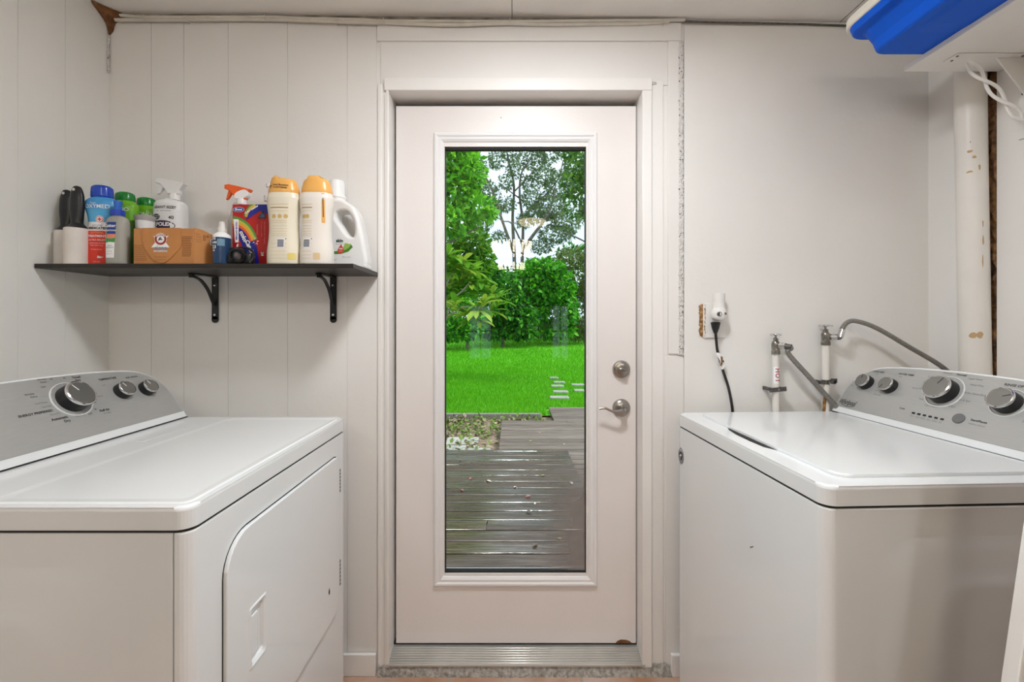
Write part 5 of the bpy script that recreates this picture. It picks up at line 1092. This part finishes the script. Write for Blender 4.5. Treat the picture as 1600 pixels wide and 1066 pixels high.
for i, (px, py, c) in enumerate(((848, 744, 0), (735, 687+62, 2), (764, 753, 1), (805, 762, 1), (722, 767, 2), (825, 777, 2), (836, 788, 1), (868, 787, 3), (836, 853, 3), (874, 843, 0), (829, 690, 0), (893, 756, 1), (843, 677, 1), (882, 695, 1), (826, 801, 3))):
    zt = -.02 if py > 704 else -.10; y = (CAM_Z-zt)*FPX/(py-502)+CAM_Y; x = (px-800)*(y-CAM_Y)/FPX
    mb = MB(); s = .018+.004*(i % 3); a = i*1.3; Q = [(-1, 0, .0), (-.2, .5, .25), (.5, .38, .3), (1, 0, .1), (.5, -.38, .3), (-.2, -.5, .25)]
    mb.raw([(x+s*(u*math.cos(a)-v*math.sin(a)), y+s*(u*math.sin(a)+v*math.cos(a)), zt+.004+s*w_) for u, v, w_ in Q], [(0, 1, 2, 3), (0, 3, 4, 5)], LF[c])
    nm = ('yellow green', 'pale', 'reddish', 'dark brown')[c]; tag(mb.build('fallen_leaf'), 'small %s fallen leaf lying on the wooden deck boards' % nm, 'leaf', group='%s fallen leaves on the deck' % nm)
# fence
A = thing('garden_fence', 'dark brown wooden fence at the far end of the lawn', 'fence', (0, 23.5, .28))
FW = mat('fence_wood', (.085, .065, .05), .85, var=.4, vscale=6, stretch=(6, 1, 1))
for k in range(10):
    mb = MB(); x = -6+k*1.4
    for j in range(9): mb.box((x+j*.15+.004, 0, 0), (x+j*.15+.146, .02, 1.15), FW)
    mb.build('fence_panel', A); mb = MB(); mb.box((x-.06, -.03, -.1), (x+.03, .06, 1.25), FW); mb.build('fence_post', A)
# shrubs and trees
def tree(name, label, cat, clumps, n, size, lm, lim, asp=.5, bark=BARK, group=None, droop=.3):
    bx = lim[0][0][0] if lim else clumps[0][:3]
    A = thing(name, label, cat, (0, 0, 0), group=group); limbs(A, lim, bark, 'branch')
    C, d = blobs(clumps, n); V, F = leaves(C, size, asp, droop, outd=d*.5); np_mesh('foliage', V, F, [lm], A); return A
def pxc(px, py, y, rx, ry, rz=None):                                  # clump that spans rx by rz pixels at depth y
    c = at(px, py, y); s = (y-CAM_Y)/FPX; return (c.x, c.y, c.z, rx*s, ry, (rz or rx)*s)
BR = leafmat('leaf_bright', (.05, .24, .010), (.13, .48, .018), (.32, .70, .035))
MD = leafmat('leaf_mid', (.020, .14, .010), (.07, .34, .018), (.20, .60, .03))
DK = leafmat('leaf_dark', (.010, .07, .010), (.04, .22, .016), (.14, .48, .03))
GY = leafmat('leaf_grey', (.07, .12, .06), (.13, .22, .09), (.24, .36, .15))
OL = leafmat('leaf_olive', (.06, .10, .02), (.13, .20, .04), (.26, .32, .09))
y = 7.6
tree('leafy_tree', 'dense bright green tree at the left of the lawn', 'tree', [pxc(700, 250, y, 34, .7, 34), pxc(735, 270, y, 22, .6, 28), pxc(700, 305, y, 45, .7, 30), pxc(745, 325, y, 28, .5, 20), pxc(705, 345, y, 36, .7, 22), pxc(660, 280, y, 40, .8, 60), pxc(630, 330, y, 40, .8, 60), pxc(725, 240, y, 14, .4, 16), pxc(765, 335, y, 9, .3, 8), pxc(690, 215, y, 40, .6, 30)], 7500, .17, BR, [([(-2.6, y, -.1), (-2.4, y, 1.8), (-1.9, y, 3.2), (-1.4, y, 4.2)], .13, .03), ([(-2.4, y, 1.9), (-1.6, y, 2.8), (-.7, y, 3.3)], .05, .015)])
y = 9.5
tree('leafy_shrub', 'yellow green shrub below the left tree', 'shrub', [pxc(740, 380, y, 26, .6, 22), pxc(710, 400, y, 30, .6, 28), pxc(690, 430, y, 30, .7, 40), pxc(755, 410, y, 16, .5, 20), pxc(735, 430, y, 30, .6, 30), pxc(650, 420, y, 40, .8, 60)], 5200, .18, leafmat('leaf_fresh', (.03, .13, .010), (.07, .27, .012), (.25, .48, .03)), [([(-2.9, y, 0), (-2.7, y, 1.4), (-2.2, y, 2.4)], .06, .02), ([(-2.7, y, 1.4), (-1.8, y, 2.1), (-1.1, y, 2.6)], .03, .01)])
# plumeria-like shrub: forked pale branches ending in rosettes of long leaves
def plumeria():
    y = 4.95+.9; A = thing('plumeria_shrub', 'shrub with long leaves and pale forked branches at left foreground', 'shrub')
    b = lambda px, py, dy=0: at(px, py, y+dy)
    br = [([b(640, 545), b(670, 520), b(694, 500), b(710, 487)], .035, .02), ([Vector((-2.0, y, -.18)), Vector((-1.95, y, .45)), b(640, 545)], .05, .035), ([b(696, 498), b(712, 488), b(724, 480), b(745, 482), b(765, 487)], .018, .009), ([b(700, 493), b(725, 490), b(735, 486), b(755, 480)], .014, .008), ([b(700, 490), b(705, 470), b(722, 455), b(735, 440)], .016, .009), ([b(694, 495), b(690, 465), b(700, 440), b(712, 418)], .018, .009), ([b(680, 510), b(675, 460), b(680, 420)], .02, .01), ([b(670, 520), b(650, 470), b(640, 430)], .02, .01)]
    limbs(A, br, BARKP)
    tips = [(765, 487), (755, 476), (735, 445), (712, 418), (690, 412), (728, 428), (745, 455), (775, 470), (705, 450), (700, 400), (720, 465), (740, 500), (660, 440), (640, 430), (752, 440), (718, 440), (700, 425), (725, 410), (740, 425), (712, 480), (745, 485), (768, 462), (698, 470), (730, 495)]
    CS, DS = [], []
    for px, py in tips:
        c = b(px, py, rng.uniform(-.45, .45)); k = 13
        for j in range(k): a = 2*PI*j/k+rng.uniform(-.2, .2); e = rng.uniform(-.45, .75); CS.append(c); DS.append((math.cos(a)*math.cos(e), math.sin(a)*math.cos(e), math.sin(e)))
    C = np.array(CS); D = np.array(DS); n = len(C); s = np.cross(D, [0, 0, 1.]); s /= np.linalg.norm(s, axis=1, keepdims=True)+1e-9; nn = np.cross(s, D); L = rng.uniform(.24, .42, n)[:, None]; w = L*.14
    rows = []
    for t, ww, dr in ((.12, .25, 0), (.35, .8, .03), (.65, 1, .0), (.88, .6, -.07), (1.0, .08, -.13)): m_ = C+D*L*t+nn*L*dr; rows += [m_-s*w*ww+nn*w*.35, m_-nn*0, m_+s*w*ww+nn*w*.35]
    V = np.stack(rows, 1).reshape(-1, 3); base = np.arange(n)[:, None]*15; q = []
    for r in range(4):
        for c_ in range(2): q.append([r*3+c_, r*3+c_+1, r*3+c_+4, r*3+c_+3])
    F = (base[:, None, :]+np.array(q)[None]).reshape(-1, 4); np_mesh('foliage', V, F, [leafmat('plumeria_leaf', (.07, .22, .015), (.14, .36, .02), (.36, .48, .06), .35, .35)], A)
plumeria()
y = 20.5
tree('big_tree', 'tall grey green tree with spreading limbs against the white sky', 'tree',
     [pxc(740, 262, y, 22, 1.4, 14), pxc(760, 300, y, 22, 1.2, 14), pxc(775, 250, y, 12, 1, 12), pxc(800, 236, y, 20, 1.5, 12), pxc(835, 250, y, 20, 1.2, 14), pxc(860, 236, y, 24, 1.5, 12), pxc(850, 275, y, 20, 1.2, 12), pxc(875, 290, y, 26, 1.4, 20), pxc(830, 310, y, 20, 1.2, 12), pxc(860, 325, y, 28, 1.4, 16), pxc(842, 335, y, 22, 1, 14), pxc(885, 345, y, 26, 1.3, 20), pxc(770, 325, y, 14, .9, 12), pxc(790, 285, y, 12, .9, 9), pxc(870, 365, y, 30, 1.2, 14), pxc(900, 260, y, 20, 1.2, 22), pxc(755, 350, y, 14, .8, 10), pxc(840, 210, y, 60, 1.6, 16), pxc(820, 345, y, 14, .9, 10), pxc(790, 320, y, 16, .9, 10), pxc(745, 305, y, 12, .9, 9), pxc(805, 265, y, 14, .9, 9), pxc(780, 370, y, 12, .7, 8), pxc(845, 385, y, 20, .9, 10), pxc(825, 285, y, 10, .7, 8)], 13500, .175, GY,
     [([at(805, 480, y), at(804, 430, y), at(803, 390, y), at(801, 340, y+.4), at(803, 290, y+.5), at(795, 255, y), at(790, 225, y)], .12, .03), ([at(803, 395, y), at(790, 360, y-.5), at(778, 325, y-.6), at(768, 295, y-.7), at(752, 265, y-.8), at(738, 245, y-1)], .085, .025), ([at(815, 480, y), at(816, 400, y), at(817, 350, y+.3), at(812, 305, y), at(815, 270, y-.4), at(832, 245, y-.5)], .10, .03), ([at(817, 390, y), at(835, 365, y-.4), at(850, 345, y-.8), at(862, 320, y-.9), at(868, 290, y-1)], .10, .03), ([at(816, 350, y+.3), at(830, 325, y+.6), at(852, 305, y+.9), at(872, 280, y+1), at(880, 250, y+1)], .07, .025), ([at(812, 310, y), at(798, 300, y-.5), at(785, 290, y-.8)], .04, .02), ([at(803, 300, y), at(822, 280, y+.6), at(838, 262, y+.8)], .04, .02), ([at(817, 385, y), at(800, 350, y-1), at(785, 345, y-1.2), at(765, 330, y-1.4)], .05, .02)], .45)
y = 8.2
tree('leafy_tree', 'leafy green tree whose crown hangs in at the upper right', 'tree', [pxc(905, 250, y, 24, .5, 26), pxc(895, 290, y, 22, .5, 22), pxc(918, 300, y, 22, .5, 40), pxc(900, 325, y, 20, .4, 14), pxc(935, 270, y, 30, .7, 50), pxc(890, 240, y, 12, .3, 12), pxc(960, 320, y, 30, .7, 60)], 2300, .13, leafmat('leaf_deep', (.02, .10, .012), (.05, .19, .012), (.16, .32, .03)), [([(3.0, y, -.1), (2.8, y, 1.8), (2.2, y, 3.2), (1.5, y, 3.9)], .12, .02), ([(2.6, y, 2.2), (1.8, y, 3.0), (1.2, y, 3.3)], .04, .01)])
y = 17.5
tree('hedge_shrub', 'round dark green shrub in the middle behind the lawn', 'shrub', [pxc(785, 450, y, 28, .9, 30), pxc(765, 480, y, 24, .9, 30), pxc(800, 480, y, 26, .9, 34), pxc(770, 430, y, 16, .6, 16), pxc(820, 500, y, 20, .8, 30), pxc(775, 516, y, 26, .6, 14), pxc(815, 520, y, 24, .6, 11)], 4200, .24, DK, [([(-.4, y, 0), (-.4, y, 1.6)], .08, .04)], .55)
y = 18.5
tree('hedge_shrub', 'tall dark green shrub at right behind the lawn', 'shrub', [pxc(830, 430, y, 26, .9, 22), pxc(855, 420, y, 26, .9, 16), pxc(870, 450, y, 28, 1, 30), pxc(845, 455, y, 30, 1, 26), pxc(885, 485, y, 18, .8, 30), pxc(840, 490, y, 16, .7, 18), pxc(870, 518, y, 28, .6, 12)], 4600, .26, MD, [([at(853, 530, y), at(852, 490, y), at(850, 455, y), at(858, 420, y)], .10, .05), ([at(852, 490, y), at(868, 460, y), at(880, 430, y)], .06, .03)], .55)
y = 16.0
tree('hedge_shrub', 'dark low shrub under the plumeria at left', 'shrub', [pxc(720, 485, y, 30, .8, 30), pxc(700, 510, y, 26, .8, 24), pxc(745, 505, y, 14, .6, 20), pxc(725, 521, y, 26, .6, 10), pxc(660, 480, y, 40, 1, 60)], 3200, .22, MD, [([(-1.8, y, 0), (-1.8, y, 1.2)], .07, .03)], .55)
y = 19.5
tree('hedge_shrub', 'olive brown feathery shrub against the right edge of the glass', 'shrub', [pxc(905, 430, y, 24, .9, 40), pxc(890, 405, y, 26, .9, 18), pxc(895, 510, y, 26, .9, 22), pxc(910, 490, y, 22, .9, 44), pxc(935, 450, y, 30, 1, 70)], 5200, .20, OL, [([(3.6, y, 0), (3.5, y, 2.4), (3.2, y, 3.6)], .09, .03)], .3)
y = 21.8
tree('hedge_shrub', 'deep green hedge mass in front of the far fence', 'shrub', [pxc(800, 440, y, 60, .8, 26), pxc(850, 470, y, 60, .8, 30), pxc(740, 455, y, 40, .8, 34), pxc(900, 420, y, 40, .8, 40), pxc(780, 500, y, 26, .5, 16), pxc(850, 510, y, 50, .5, 14), pxc(640, 450, y, 60, .8, 60), pxc(980, 450, y, 50, .8, 60)], 6500, .30, DK, [([(.4, y, .2), (.4, y, 2)], .09, .05)], .55)
